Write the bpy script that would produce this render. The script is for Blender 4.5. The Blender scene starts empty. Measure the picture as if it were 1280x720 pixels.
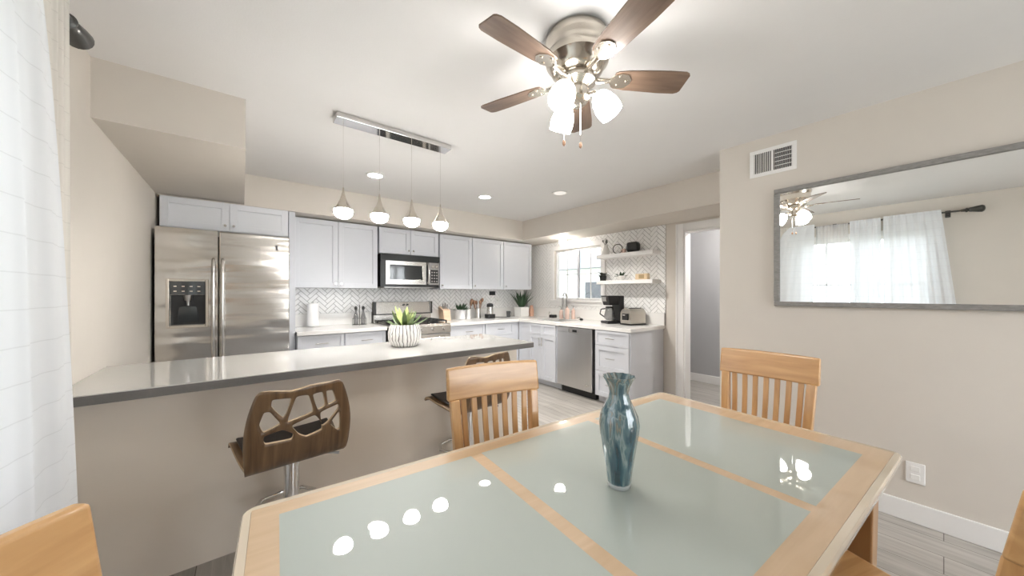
import bpy, bmesh, math, random
from math import sin, cos, pi, radians as R
from mathutils import Vector, Matrix
random.seed(7)
C = bpy.context.scene.collection
S = bpy.context.scene

# ------------------------------------------------------------------ camera
cd = bpy.data.cameras.new('camera'); cam = bpy.data.objects.new('camera', cd); C.objects.link(cam)
cam.location = (0, 0, 1.301)
cam.rotation_euler = (R(90), 0, R(-38.336))
cd.sensor_fit = 'HORIZONTAL'; cd.sensor_width = 36
cd.lens = 426.812 / 1280 * 36
cd.shift_y = 6.73 / 1280
cd.clip_start = 0.02
S.camera = cam
# ------------------------------------------------------------------ view, world, daylight, added fill
S.view_settings.view_transform = 'Standard'; S.view_settings.look = 'None'
S.view_settings.gamma = 1; S.view_settings.use_curve_mapping = False
S.view_settings.exposure = 0.53
W = bpy.data.worlds.new('overcast_sky'); S.world = W; W.use_nodes = True
W.node_tree.nodes['Background'].inputs[0].default_value = (0.86, 0.93, 1.0, 1)
W.node_tree.nodes['Background'].inputs[1].default_value = 3.4
S.cycles.max_bounces = 10; S.cycles.diffuse_bounces = 6; S.cycles.glossy_bounces = 5
S.cycles.transparent_max_bounces = 16; S.cycles.caustics_reflective = False
S.cycles.caustics_refractive = False; S.cycles.sample_clamp_indirect = 6

def area(name, loc, rot, sx, sy, power, col=(1, 1, 1)):
    l = bpy.data.lights.new(name, 'AREA'); l.shape = 'RECTANGLE'; l.size = sx; l.size_y = sy
    l.energy = power; l.color = col
    o = bpy.data.objects.new(name, l); C.objects.link(o); o.location = loc; o.rotation_euler = rot
    return o
SKY = (0.93, 0.97, 1.0)
# daylight entering by both windows (sky seen through the opening)
area('portal_dining_window', (-0.70, 0.73, 1.42), (0, R(-90), 0), 1.24, 1.26, 1, SKY).data.cycles.is_portal = True
area('portal_kitchen_window', (4.18, 3.52, 1.60), (0, R(90), 0), 0.8, 0.94, 1, SKY).data.cycles.is_portal = True
area('daylight_patio_door', (2.0, -2.95, 1.25), (R(90), 0, 0), 1.8, 2.1, 60, (.96, .98, 1.0))  # fill lamp added behind the camera to brighten the room
# ------------------------------------------------------------------ materials
def new_mat(name):
    m = bpy.data.materials.new(name); m.use_nodes = True
    return m, m.node_tree.nodes, m.node_tree.links, m.node_tree.nodes['Principled BSDF']
def mat(name, col, rough=0.5, metal=0.0, coat=0.0, noise=0.0, nscale=8.0, bump=0.0, bscale=60.0,
        stretch=(1, 1, 1), emit=None, estr=0.0, trans=0.0, spec=0.5, coatr=0.05, aniso=0.0):
    m, N, L, P = new_mat(name)
    P.inputs['Base Color'].default_value = (*col, 1); P.inputs['Roughness'].default_value = rough
    P.inputs['Metallic'].default_value = metal; P.inputs['Coat Weight'].default_value = coat
    P.inputs['Coat Roughness'].default_value = coatr
    P.inputs['Specular IOR Level'].default_value = spec; P.inputs['Coat IOR'].default_value = 1.6
    P.inputs['Transmission Weight'].default_value = trans
    tc = N.new('ShaderNodeTexCoord'); mp = N.new('ShaderNodeMapping'); mp.inputs['Scale'].default_value = stretch
    L.new(tc.outputs['Object'], mp.inputs[0])
    nz = N.new('ShaderNodeTexNoise'); nz.inputs['Scale'].default_value = nscale; nz.inputs['Detail'].default_value = 5
    L.new(mp.outputs[0], nz.inputs['Vector'])
    mx = N.new('ShaderNodeMix'); mx.data_type = 'RGBA'
    k = noise if noise else 0.02
    mx.inputs[6].default_value = (*[max(0, c * (1 - k)) for c in col], 1)
    mx.inputs[7].default_value = (*[min(1, c * (1 + k)) for c in col], 1)
    L.new(nz.outputs['Fac'], mx.inputs[0]); L.new(mx.outputs[2], P.inputs['Base Color'])
    if bump:
        n2 = N.new('ShaderNodeTexNoise'); n2.inputs['Scale'].default_value = bscale; L.new(mp.outputs[0], n2.inputs['Vector'])
        b = N.new('ShaderNodeBump'); b.inputs['Strength'].default_value = bump; b.inputs['Distance'].default_value = 0.002
        L.new(n2.outputs['Fac'], b.inputs['Height']); L.new(b.outputs[0], P.inputs['Normal'])
    if emit:
        P.inputs['Emission Color'].default_value = (*emit, 1); P.inputs['Emission Strength'].default_value = estr
    return m
def wood(name, c1, c2, scale=3.0, stretch=(1, 12, 12), rough=0.35, coat=0.3, coatr=0.1):
    m, N, L, P = new_mat(name)
    tc = N.new('ShaderNodeTexCoord'); mp = N.new('ShaderNodeMapping'); mp.inputs['Scale'].default_value = stretch
    L.new(tc.outputs['Object'], mp.inputs[0])
    nz = N.new('ShaderNodeTexNoise'); nz.inputs['Scale'].default_value = scale; nz.inputs['Detail'].default_value = 8
    nz.inputs['Distortion'].default_value = 0.6
    L.new(mp.outputs[0], nz.inputs['Vector'])
    cr = N.new('ShaderNodeValToRGB'); cr.color_ramp.elements[0].position = .3; cr.color_ramp.elements[1].position = .72
    cr.color_ramp.elements[0].color = (*c1, 1); cr.color_ramp.elements[1].color = (*c2, 1)
    L.new(nz.outputs['Fac'], cr.inputs[0]); L.new(cr.outputs[0], P.inputs['Base Color'])
    P.inputs['Roughness'].default_value = rough; P.inputs['Coat Weight'].default_value = coat
    P.inputs['Coat Roughness'].default_value = coatr
    return m
PAINT = (0.64, 0.595, 0.54)
M = {}
M['wall'] = mat('greige_wall_paint', PAINT, .6, bump=.12, bscale=180, noise=.02)
M['ceiling'] = mat('ceiling_paint', (0.745, 0.735, 0.73), .7, bump=.2, bscale=120, noise=.015)
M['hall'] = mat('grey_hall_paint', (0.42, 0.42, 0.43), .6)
M['trim'] = mat('white_trim_paint', (0.82, 0.81, 0.80), .4)
M['cab'] = mat('pale_grey_cabinet_paint', (0.60, 0.615, 0.655), .35, noise=.015)
M['cab_side'] = mat('grey_cabinet_side', (0.60, 0.61, 0.645), .4, noise=.03)
M['island'] = mat('island_panel_paint', (0.82, 0.745, 0.65), .55, bump=.12, bscale=180)
M['quartz'] = mat('white_quartz', (0.80, 0.79, 0.77), .16, noise=.05, nscale=5)
M['grey_quartz'] = mat('grey_quartz', (0.60, 0.585, 0.56), .07, noise=.07, nscale=260, coat=.6, coatr=.03)
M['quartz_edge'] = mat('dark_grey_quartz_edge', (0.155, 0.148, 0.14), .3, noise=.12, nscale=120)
M['steel'] = mat('stainless_steel', (0.66, 0.64, 0.61), .24, metal=1, noise=.04, nscale=3, stretch=(60, 60, 1), bump=.04, bscale=30)
def fridge_mat():
    m = mat('rippled_stainless_door', (0.66, 0.63, 0.585), .2, metal=1, noise=.03, nscale=3, stretch=(1, 1, 80))
    N, L = m.node_tree.nodes, m.node_tree.links
    tc = N.new('ShaderNodeTexCoord'); mp = N.new('ShaderNodeMapping'); mp.inputs['Scale'].default_value = (.9, .9, 5.5); L.new(tc.outputs['Object'], mp.inputs[0])
    nz = N.new('ShaderNodeTexNoise'); nz.inputs['Scale'].default_value = 1.0; nz.inputs['Detail'].default_value = 1.5; L.new(mp.outputs[0], nz.inputs['Vector'])
    b = N.new('ShaderNodeBump'); b.inputs['Strength'].default_value = .75; b.inputs['Distance'].default_value = .06
    L.new(nz.outputs['Fac'], b.inputs['Height']); L.new(b.outputs[0], N['Principled BSDF'].inputs['Normal'])
    return m
M['fridge'] = fridge_mat()
M['steel_dark'] = mat('dark_stainless_steel', (0.40, 0.39, 0.38), .3, metal=1, noise=.05, nscale=3, stretch=(60, 60, 1))
M['dwsteel'] = mat('brushed_grey_steel', (0.62, 0.61, 0.60), .3, metal=1, noise=.05, nscale=3, stretch=(60, 60, 1))
M['chrome'] = mat('chrome', (0.80, 0.79, 0.78), .08, metal=1)
M['nickel'] = mat('brushed_nickel', (0.66, 0.61, 0.54), .2, metal=1, noise=.05, nscale=20)
M['black'] = mat('black_plastic', (0.012, 0.012, 0.013), .3)
M['darkglass'] = mat('dark_glass', (0.03, 0.034, 0.036), .08, coat=.5)
M['iron'] = mat('cast_iron', (0.02, 0.02, 0.02), .55, bump=.3)
M['white'] = mat('white_ceramic', (0.85, 0.84, 0.82), .25)
M['paper'] = mat('paper_towel', (0.9, 0.9, 0.9), .9, bump=.5, bscale=120)
M['honey'] = wood('honey_maple', (0.50, 0.27, 0.105), (0.66, 0.39, 0.175), rough=.3, coat=.45)
M['honey_v'] = wood('honey_maple_upright', (0.50, 0.27, 0.105), (0.66, 0.39, 0.175), stretch=(12, 12, 1), rough=.3, coat=.45)
M['table_wood'] = wood('table_maple_under_glass', (0.54, 0.375, 0.225), (0.63, 0.455, 0.295), scale=2.2, rough=.4, coat=.9, coatr=.015)
M['leg_wood'] = wood('table_leg_maple', (0.30, 0.155, 0.06), (0.38, 0.21, 0.09), stretch=(10, 10, 1), rough=.35, coat=.3)
M['frost'] = mat('frosted_glass', (0.40, 0.44, 0.40), .5, noise=.03, nscale=2, coat=1.0, coatr=.012)
M['glass_edge'] = mat('clear_glass_over_maple', (0.66, 0.56, 0.43), .12, noise=.06, nscale=6, coat=1.0, coatr=.01)
M['walnut'] = wood('walnut_bentwood', (0.065, 0.034, 0.014), (0.19, 0.108, 0.05), scale=2.0, stretch=(22, 2, 1.5), rough=.4, coat=.25)
M['walnut_edge'] = wood('pale_ply_edge', (0.38, 0.27, 0.16), (0.46, 0.34, 0.22), rough=.5, coat=0)
M['cushion'] = mat('dark_leatherette', (0.022, 0.017, 0.015), .45, bump=.3)
M['blade'] = wood('fan_blade_walnut', (0.105, 0.066, 0.045), (0.175, 0.115, 0.08), scale=2.0, stretch=(2, 22, 1), rough=.4, coat=.2)
M['mirror'] = mat('mirror_silver', (0.96, 0.965, 0.955), 0.0, metal=1)
M['mirror_frame'] = mat('grey_weathered_frame', (0.24, 0.23, 0.22), .55, noise=.45, nscale=9, stretch=(1, 4, 14), bump=.6, bscale=25)
M['bulb'] = mat('lit_opal_glass', (1, 1, 1), .3, emit=(1.0, .975, .94), estr=92)
M['shade_lit'] = mat('lit_fan_shade', (1, 1, 1), .3, emit=(1.0, .965, .92), estr=24)
M['can'] = mat('lit_downlight', (1, 1, 1), .3, emit=(1.0, .97, .93), estr=20)
M['can_dim'] = mat('dim_downlight', (.8, .78, .75), .3, emit=(1.0, .95, .9), estr=.35)
M['globe'] = mat('lit_globe', (1, 1, 1), .3, emit=(1.0, .93, .85), estr=42)
M['grout'] = mat('grout', (0.30, 0.29, 0.28), .8)
M['tile'] = mat('white_glazed_tile', (0.90, 0.895, 0.885), .2, noise=.06, nscale=3)
M['green'] = mat('leaf_green', (0.12, 0.18, 0.07), .5, noise=.5, nscale=14)
M['lime'] = mat('lime_leaf', (0.36, 0.43, 0.17), .5, noise=.5, nscale=16)
M['dkgreen'] = mat('dark_leaf', (0.035, 0.075, 0.035), .5, noise=.4)
M['greyleaf'] = mat('grey_leaf', (0.12, 0.12, 0.11), .6, noise=.4)
M['soil'] = mat('soil', (0.05, 0.035, 0.025), .9)
M['copper'] = mat('rose_copper', (0.75, 0.46, 0.36), .3, metal=.6)
M['copper_glass'] = mat('amber_pink_glass', (0.78, 0.58, 0.50), .12, coat=.5)
M['tan'] = wood('pale_birch', (0.66, 0.47, 0.32), (0.76, 0.57, 0.42), rough=.5, coat=.1)
M['brass'] = mat('brass_wood', (0.70, 0.55, 0.36), .4)
M['bronze'] = mat('dark_bronze', (0.10, 0.10, 0.095), .3, metal=.8)
M['utensil'] = wood('utensil_wood', (0.22, 0.12, 0.07), (0.33, 0.19, 0.12), rough=.6, coat=0)
M['toaster'] = mat('champagne_steel', (0.56, 0.53, 0.48), .28, metal=1)
M['terracotta'] = mat('terracotta', (0.55, 0.33, 0.24), .7)
M['out_wall'] = mat('pale_stucco', (0.80, 0.80, 0.78), .9)
M['out_dark'] = mat('shingle_roof', (0.30, 0.31, 0.33), .9)
M['grass'] = mat('lawn', (0.35, 0.38, 0.28), 1.0, noise=.3)

def floor_mat():
    m, N, L, P = new_mat('grey_plank_floor')
    tc = N.new('ShaderNodeTexCoord'); mp = N.new('ShaderNodeMapping'); mp.inputs['Rotation'].default_value = (0, 0, R(90))
    L.new(tc.outputs['Object'], mp.inputs[0])
    br = N.new('ShaderNodeTexBrick'); br.inputs['Scale'].default_value = 1; br.offset = .37
    br.inputs['Brick Width'].default_value = 1.2; br.inputs['Row Height'].default_value = .17
    br.inputs['Mortar Size'].default_value = .0018
    br.inputs['Color1'].default_value = (.44, .42, .395, 1); br.inputs['Color2'].default_value = (.35, .333, .31, 1)
    br.inputs['Mortar'].default_value = (.12, .11, .10, 1)
    L.new(mp.outputs[0], br.inputs['Vector'])
    mp2 = N.new('ShaderNodeMapping'); mp2.inputs['Scale'].default_value = (14, 1.1, 1); L.new(tc.outputs['Object'], mp2.inputs[0])
    nz = N.new('ShaderNodeTexNoise'); nz.inputs['Scale'].default_value = 2; nz.inputs['Detail'].default_value = 8; nz.inputs['Distortion'].default_value = 1
    L.new(mp2.outputs[0], nz.inputs['Vector'])
    cr = N.new('ShaderNodeValToRGB'); cr.color_ramp.elements[0].color = (.78, .76, .74, 1); cr.color_ramp.elements[1].color = (1.16, 1.15, 1.13, 1)
    cr.color_ramp.elements[0].position = .3; cr.color_ramp.elements[1].position = .7
    L.new(nz.outputs['Fac'], cr.inputs[0])
    mx = N.new('ShaderNodeMix'); mx.data_type = 'RGBA'; mx.blend_type = 'MULTIPLY'; mx.inputs[0].default_value = 1
    L.new(br.outputs['Color'], mx.inputs[6]); L.new(cr.outputs[0], mx.inputs[7]); L.new(mx.outputs[2], P.inputs['Base Color'])
    P.inputs['Roughness'].default_value = .36
    return m
M['floor'] = floor_mat()
def pane_mat():
    m = bpy.data.materials.new('window_glass'); m.use_nodes = True; N = m.node_tree.nodes; L = m.node_tree.links; N.clear()
    o = N.new('ShaderNodeOutputMaterial'); t = N.new('ShaderNodeBsdfTransparent'); g = N.new('ShaderNodeBsdfGlossy'); g.inputs['Roughness'].default_value = .02
    x = N.new('ShaderNodeMixShader'); x.inputs[0].default_value = .07
    L.new(t.outputs[0], x.inputs[1]); L.new(g.outputs[0], x.inputs[2]); L.new(x.outputs[0], o.inputs[0])
    return m
M['pane'] = pane_mat()
def clear_mat(name, tint, amt):
    m = bpy.data.materials.new(name); m.use_nodes = True; N = m.node_tree.nodes; L = m.node_tree.links
    P = N['Principled BSDF']; P.inputs['Base Color'].default_value = (*tint, 1); P.inputs['Roughness'].default_value = .05
    P.inputs['Coat Weight'].default_value = 1
    t = N.new('ShaderNodeBsdfTransparent'); x = N.new('ShaderNodeMixShader'); x.inputs[0].default_value = amt
    L.new(P.outputs[0], x.inputs[1]); L.new(t.outputs[0], x.inputs[2]); L.new(x.outputs[0], N['Material Output'].inputs[0])
    return m
M['carafe'] = clear_mat('carafe_glass', (.10, .10, .105), .45)
M['clear_base'] = clear_mat('clear_vase_glass', (.72, .76, .76), .35)
def sheer_mat(name, col, tr, tl):
    m = bpy.data.materials.new(name); m.use_nodes = True; N = m.node_tree.nodes; L = m.node_tree.links; N.clear()
    o = N.new('ShaderNodeOutputMaterial'); d = N.new('ShaderNodeBsdfDiffuse'); t = N.new('ShaderNodeBsdfTranslucent'); a = N.new('ShaderNodeBsdfTransparent')
    tc = N.new('ShaderNodeTexCoord'); sp = N.new('ShaderNodeSeparateXYZ'); L.new(tc.outputs['Object'], sp.inputs[0])
    # woven horizontal pinstripes every 9 cm
    mm = N.new('ShaderNodeMath'); mm.operation = 'MODULO'; mm.inputs[1].default_value = .09; L.new(sp.outputs[2], mm.inputs[0])
    lt = N.new('ShaderNodeMath'); lt.operation = 'LESS_THAN'; lt.inputs[1].default_value = .003; L.new(mm.outputs[0], lt.inputs[0])
    mx = N.new('ShaderNodeMix'); mx.data_type = 'RGBA'; mx.inputs[6].default_value = (*col, 1)
    mx.inputs[7].default_value = (*[c * .90 for c in col], 1); L.new(lt.outputs[0], mx.inputs[0])
    L.new(mx.outputs[2], d.inputs[0]); L.new(mx.outputs[2], t.inputs[0])
    x = N.new('ShaderNodeMixShader'); x.inputs[0].default_value = tl; L.new(d.outputs[0], x.inputs[1]); L.new(t.outputs[0], x.inputs[2])
    y = N.new('ShaderNodeMixShader'); y.inputs[0].default_value = tr; L.new(x.outputs[0], y.inputs[1]); L.new(a.outputs[0], y.inputs[2])
    L.new(y.outputs[0], o.inputs[0])
    return m
M['sheer'] = sheer_mat('white_sheer_linen', (.84, .865, .895), .04, .22)
M['sheer_thin'] = sheer_mat('thin_white_voile', (.90, .91, .93), .55, .18)
M['linen'] = sheer_mat('cream_linen', (.79, .765, .72), .02, .35)
def vase_mat():
    m, N, L, P = new_mat('swirled_art_glass')
    tc = N.new('ShaderNodeTexCoord'); mp = N.new('ShaderNodeMapping'); mp.inputs['Scale'].default_value = (22, 22, 3.2)
    L.new(tc.outputs['Object'], mp.inputs[0])
    nz = N.new('ShaderNodeTexNoise'); nz.inputs['Scale'].default_value = 1.5; nz.inputs['Detail'].default_value = 7; nz.inputs['Distortion'].default_value = .9
    L.new(mp.outputs[0], nz.inputs['Vector'])
    # deeper colour gathered low in the glass, paler streaks towards the neck
    sp = N.new('ShaderNodeSeparateXYZ'); L.new(tc.outputs['Object'], sp.inputs[0])
    ma = N.new('ShaderNodeMath'); ma.operation = 'MULTIPLY_ADD'; ma.inputs[1].default_value = .55; ma.inputs[2].default_value = -.085; L.new(sp.outputs[2], ma.inputs[0])
    ad = N.new('ShaderNodeMath'); ad.operation = 'ADD'; L.new(nz.outputs['Fac'], ad.inputs[0]); L.new(ma.outputs[0], ad.inputs[1])
    cr = N.new('ShaderNodeValToRGB'); e = cr.color_ramp.elements
    e[0].position = .30; e[0].color = (.022, .06, .085, 1); e[1].position = .78; e[1].color = (.60, .64, .62, 1)
    for p, c in ((.42, (.06, .13, .165, 1)), (.50, (.13, .22, .25, 1)), (.55, (.30, .38, .38, 1)), (.60, (.12, .20, .22, 1)), (.64, (.24, .22, .17, 1)), (.69, (.46, .52, .51, 1))):
        k = e.new(p); k.color = c
    L.new(ad.outputs[0], cr.inputs[0]); L.new(cr.outputs[0], P.inputs['Base Color'])
    P.inputs['Roughness'].default_value = .12; P.inputs['Coat Weight'].default_value = 1; P.inputs['Coat Roughness'].default_value = .02
    t = N.new('ShaderNodeBsdfTransparent'); t.inputs[0].default_value = (.75, .85, .85, 1)
    x = N.new('ShaderNodeMixShader'); x.inputs[0].default_value = .12
    L.new(P.outputs[0], x.inputs[1]); L.new(t.outputs[0], x.inputs[2]); L.new(x.outputs[0], N['Material Output'].inputs[0])
    return m
M['vase'] = vase_mat()
def pot_mat():   # white pot with thin dark drips running down it
    m, N, L, P = new_mat('white_pot_dark_drips')
    tc = N.new('ShaderNodeTexCoord'); sp = N.new('ShaderNodeSeparateXYZ'); L.new(tc.outputs['Object'], sp.inputs[0])
    at = N.new('ShaderNodeMath'); at.operation = 'ARCTAN2'; L.new(sp.outputs[1], at.inputs[0]); L.new(sp.outputs[0], at.inputs[1])
    nz = N.new('ShaderNodeTexNoise'); nz.inputs['Scale'].default_value = 14; L.new(tc.outputs['Object'], nz.inputs['Vector'])
    ml = N.new('ShaderNodeMath'); ml.operation = 'MULTIPLY_ADD'; ml.inputs[1].default_value = 26; L.new(at.outputs[0], ml.inputs[0])
    m2 = N.new('ShaderNodeMath'); m2.operation = 'MULTIPLY'; m2.inputs[1].default_value = 9; L.new(nz.outputs['Fac'], m2.inputs[0]); L.new(m2.outputs[0], ml.inputs[2])
    sn = N.new('ShaderNodeMath'); sn.operation = 'SINE'; L.new(ml.outputs[0], sn.inputs[0])
    gt = N.new('ShaderNodeMath'); gt.operation = 'GREATER_THAN'; gt.inputs[1].default_value = .78; L.new(sn.outputs[0], gt.inputs[0])
    mx = N.new('ShaderNodeMix'); mx.data_type = 'RGBA'; mx.inputs[6].default_value = (.84, .82, .80, 1); mx.inputs[7].default_value = (.10, .085, .08, 1)
    L.new(gt.outputs[0], mx.inputs[0]); L.new(mx.outputs[2], P.inputs['Base Color']); P.inputs['Roughness'].default_value = .35
    return m
M['drip'] = pot_mat()

# ------------------------------------------------------------------ mesh helpers
class MB:
    def __init__(s): s.b = bmesh.new()
    def box(s, x0, x1, y0, y1, z0, z1):
        v = [s.b.verts.new(p) for p in ((x0, y0, z0), (x1, y0, z0), (x1, y1, z0), (x0, y1, z0), (x0, y0, z1), (x1, y0, z1), (x1, y1, z1), (x0, y1, z1))]
        for f in ((3, 2, 1, 0), (4, 5, 6, 7), (0, 1, 5, 4), (1, 2, 6, 5), (2, 3, 7, 6), (3, 0, 4, 7)): s.b.faces.new([v[i] for i in f])
        return s
    def hexa(s, p):   # eight corner points, bottom four then top four
        v = [s.b.verts.new(q) for q in p]
        for f in ((3, 2, 1, 0), (4, 5, 6, 7), (0, 1, 5, 4), (1, 2, 6, 5), (2, 3, 7, 6), (3, 0, 4, 7)): s.b.faces.new([v[i] for i in f])
        return s
    def tube(s, pts, r, seg=12, cap=True):
        pts = [Vector(p) for p in pts]; n = len(pts); rr = r if isinstance(r, (list, tuple)) else [r] * n
        rings = []; up = None
        for i, p in enumerate(pts):
            t = (pts[min(i + 1, n - 1)] - pts[max(i - 1, 0)]).normalized()
            if up is None:
                a = Vector((0, 0, 1)) if abs(t.z) < .9 else Vector((1, 0, 0)); up = (a - t * a.dot(t)).normalized()
            else: up = (up - t * up.dot(t)).normalized()
            sd = t.cross(up)
            rings.append([s.b.verts.new(p + (up * cos(2 * pi * k / seg) + sd * sin(2 * pi * k / seg)) * rr[i]) for k in range(seg)])
        for i in range(n - 1):
            for k in range(seg): s.b.faces.new((rings[i][k], rings[i][(k + 1) % seg], rings[i + 1][(k + 1) % seg], rings[i + 1][k]))
        if cap: s.b.faces.new(rings[0][::-1]); s.b.faces.new(rings[-1])
        return s
    def lathe(s, prof, c=(0, 0, 0), seg=32, mod=None, mtx=None):
        rings = []
        for i, (r, z) in enumerate(prof):
            ring = []
            for k in range(seg):
                a = 2 * pi * k / seg; q = r if mod is None else mod(r, z, a)
                p = Vector((q * cos(a), q * sin(a), z))
                if mtx is not None: p = mtx @ p
                ring.append(s.b.verts.new(p + Vector(c)))
            rings.append(ring)
        for i in range(len(prof) - 1):
            for k in range(seg): s.b.faces.new((rings[i][k], rings[i][(k + 1) % seg], rings[i + 1][(k + 1) % seg], rings[i + 1][k]))
        s.b.faces.new(rings[0][::-1]); s.b.faces.new(rings[-1])
        return s
    def prism(s, poly, f0, f1):   # poly of 2-D points; f0, f1 map (u,v) to 3-D on the two faces
        a = [s.b.verts.new(f0(*p)) for p in poly]; b = [s.b.verts.new(f1(*p)) for p in poly]; n = len(poly)
        s.b.faces.new(a[::-1]); s.b.faces.new(b)
        for i in range(n): s.b.faces.new((a[i], a[(i + 1) % n], b[(i + 1) % n], b[i]))
        return s
    def sheet(s, fn, nu, nv):
        g = [[s.b.verts.new(fn(i / nu, j / nv)) for j in range(nv + 1)] for i in range(nu + 1)]
        for i in range(nu):
            for j in range(nv): s.b.faces.new((g[i][j], g[i + 1][j], g[i + 1][j + 1], g[i][j + 1]))
        return s
    def ball(s, c, r, sc=(1, 1, 1), seg=20):
        pr = [(r * sin(pi * i / 12) * 1, -r * cos(pi * i / 12)) for i in range(13)]; pr[0] = (r * .02, -r); pr[-1] = (r * .02, r)
        return s.lathe(pr, c, seg, mtx=Matrix.Diagonal((*sc, 1)))
    def build(s, name, m, parent=None, smooth=False, bevel=0, seg=2, loc=None, solid=0, mats=None):
        bmesh.ops.recalc_face_normals(s.b, faces=s.b.faces)
        me = bpy.data.meshes.new(name); s.b.to_mesh(me); s.b.free()
        me.materials.append(m if not isinstance(m, str) else M[m])
        o = bpy.data.objects.new(name, me); C.objects.link(o)
        if loc: o.location = loc
        if parent: o.parent = parent
        if smooth:
            for p in me.polygons: p.use_smooth = True
            me.set_sharp_from_angle(angle=R(40)) if hasattr(me, 'set_sharp_from_angle') else None
        if solid:
            q = o.modifiers.new('solid', 'SOLIDIFY'); q.thickness = solid; q.offset = 0
        if bevel:
            q = o.modifiers.new('bevel', 'BEVEL'); q.width = bevel; q.segments = seg; q.limit_method = 'ANGLE'; q.angle_limit = R(40)
        return o
def bx(*a): return MB().box(*a)
def tag(o, label, cat, group=None, kind=None):
    o['label'] = label; o['category'] = cat
    if group: o['group'] = group
    if kind: o['kind'] = kind
    return o
def thing(name, label, cat, loc=(0, 0, 0), rz=0, group=None):
    o = bpy.data.objects.new(name, None); C.objects.link(o); o.empty_display_size = .05
    o.location = loc; o.rotation_euler = (0, 0, rz)
    return tag(o, label, cat, group)
def struct(o, label, cat): return tag(o, label, cat, kind='structure')

# ------------------------------------------------------------------ room shell
XL, XM, XR, YC, YB, YF, H = -0.571, 2.996, 4.051, 1.111, 4.67, -2.6, 2.44
T = .12
struct(bx(XL - T, 5.5, YF - T, YB + T, -.1, 0).build('floor', 'floor'), 'grey wood-look plank floor running through the kitchen and hall', 'floor')
struct(bx(XL - T, 5.5, YF - T, YB + T, H, H + .1).build('ceiling', 'ceiling'), 'plain white painted ceiling over dining area and kitchen', 'ceiling')
# left wall with the dining window opening
wy0, wy1, wz0, wz1 = 0.10, 1.36, 0.80, 2.04
w = MB(); w.box(XL - T, XL, YF, wy0, 0, H).box(XL - T, XL, wy1, YB, 0, H).box(XL - T, XL, wy0, wy1, 0, wz0).box(XL - T, XL, wy0, wy1, wz1, H)
struct(w.build('wall_left', 'wall'), 'long pale wall behind the curtains and beside the refrigerator', 'wall')
struct(bx(XL - T, XR + T, YB, YB + T, 0, H).build('wall_back', 'wall'), 'kitchen back wall behind refrigerator, range and cabinets', 'wall')
# right kitchen wall: window and doorway openings
ky0, ky1, kz0, kz1 = 3.05, 3.99, 1.20, 2.00
dy0, dy1, dz1 = 1.12, 1.88, 2.03
w = MB(); w.box(XR, XR + T, dy1, ky0, 0, H).box(XR, XR + T, ky1, YB, 0, H).box(XR, XR + T, ky0, ky1, 0, kz0).box(XR, XR + T, ky0, ky1, kz1, H)
w.box(XR, XR + T, YC - .001, dy0, 0, H).box(XR, XR + T, dy0, dy1, dz1, H)
struct(w.build('wall_right', 'wall'), 'kitchen wall holding the sink window and the open doorway', 'wall')
struct(bx(XM, XM + T, YF, YC, 0, H).build('wall_mirror', 'wall'), 'greige dining wall that carries the long mirror and the vent', 'wall')
struct(bx(XM + T, XR + T, YC - T, YC, 0, H).build('wall_return', 'wall'), 'short wall turning from the mirror wall to the hall doorway', 'wall')
w = MB(); w.box(XL - T, 1.15, YF - T, YF, 0, H).box(2.85, XM + T, YF - T, YF, 0, H).box(1.15, 2.85, YF - T, YF, 2.25, H)  # opening added in the unseen wall for the fill light
struct(w.build('wall_front', 'wall'), 'wall behind the viewer with the patio door opening', 'wall')
# hall beyond the doorway
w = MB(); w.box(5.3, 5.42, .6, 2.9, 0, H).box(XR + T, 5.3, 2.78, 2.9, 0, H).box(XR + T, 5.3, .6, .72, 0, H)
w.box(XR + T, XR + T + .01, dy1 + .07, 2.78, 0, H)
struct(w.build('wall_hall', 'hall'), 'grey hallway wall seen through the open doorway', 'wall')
struct(MB().box(5.284, 5.3, .72, 2.78, 0, .115).box(XR + T + .01, 5.284, 2.764, 2.78, 0, .115).build('baseboard_hall', 'trim', bevel=.004), 'white baseboard along the grey hallway wall', 'baseboard')
struct(bx(XM - .015, XM, YF, YC, 0, .115).build('baseboard_mirror', 'trim', bevel=.004), 'white baseboard under the mirror wall', 'baseboard')
struct(bx(XL, XL + .015, YF, 2.20, 0, .115).build('baseboard_left', 'trim', bevel=.004), 'white baseboard under the curtained wall', 'baseboard')
# soffits
struct(bx(XL, .017, 2.542, 4.13, 2.147, H).build('soffit_fridge', 'wall'), 'deep boxed soffit in front of the refrigerator cabinet', 'soffit')
struct(bx(XL, XR, 4.13, YB, 2.14, H).build('soffit_back', 'wall'), 'boxed soffit above the back row of wall cabinets', 'soffit')
struct(bx(3.481, XR, YC, 4.13, 2.14, H).build('soffit_right', 'wall'), 'boxed soffit above the sink window and doorway', 'soffit')
# doorway casing
w = MB(); w.box(XR - .018, XR, dy1, dy1 + .09, 0, dz1 + .085).box(XR - .018, XR, YC, dy1, dz1, dz1 + .085)
w.box(XR - .012, XR + T, dy1 - .018, dy1 - .0005, 0, dz1 - .018).box(XR - .012, XR + T, dy0, dy1 - .0005, dz1 - .018, dz1 - .0005).box(XR, XR + T, dy0, dy0 + .018, 0, dz1 - .018)
w.box(XR - .026, XR - .018, dy1 + .068, dy1 + .09, 0, dz1 + .085)
struct(w.build('door_1', 'trim', bevel=.004), 'white casing around the open doorway to the hall', 'door frame')

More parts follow.
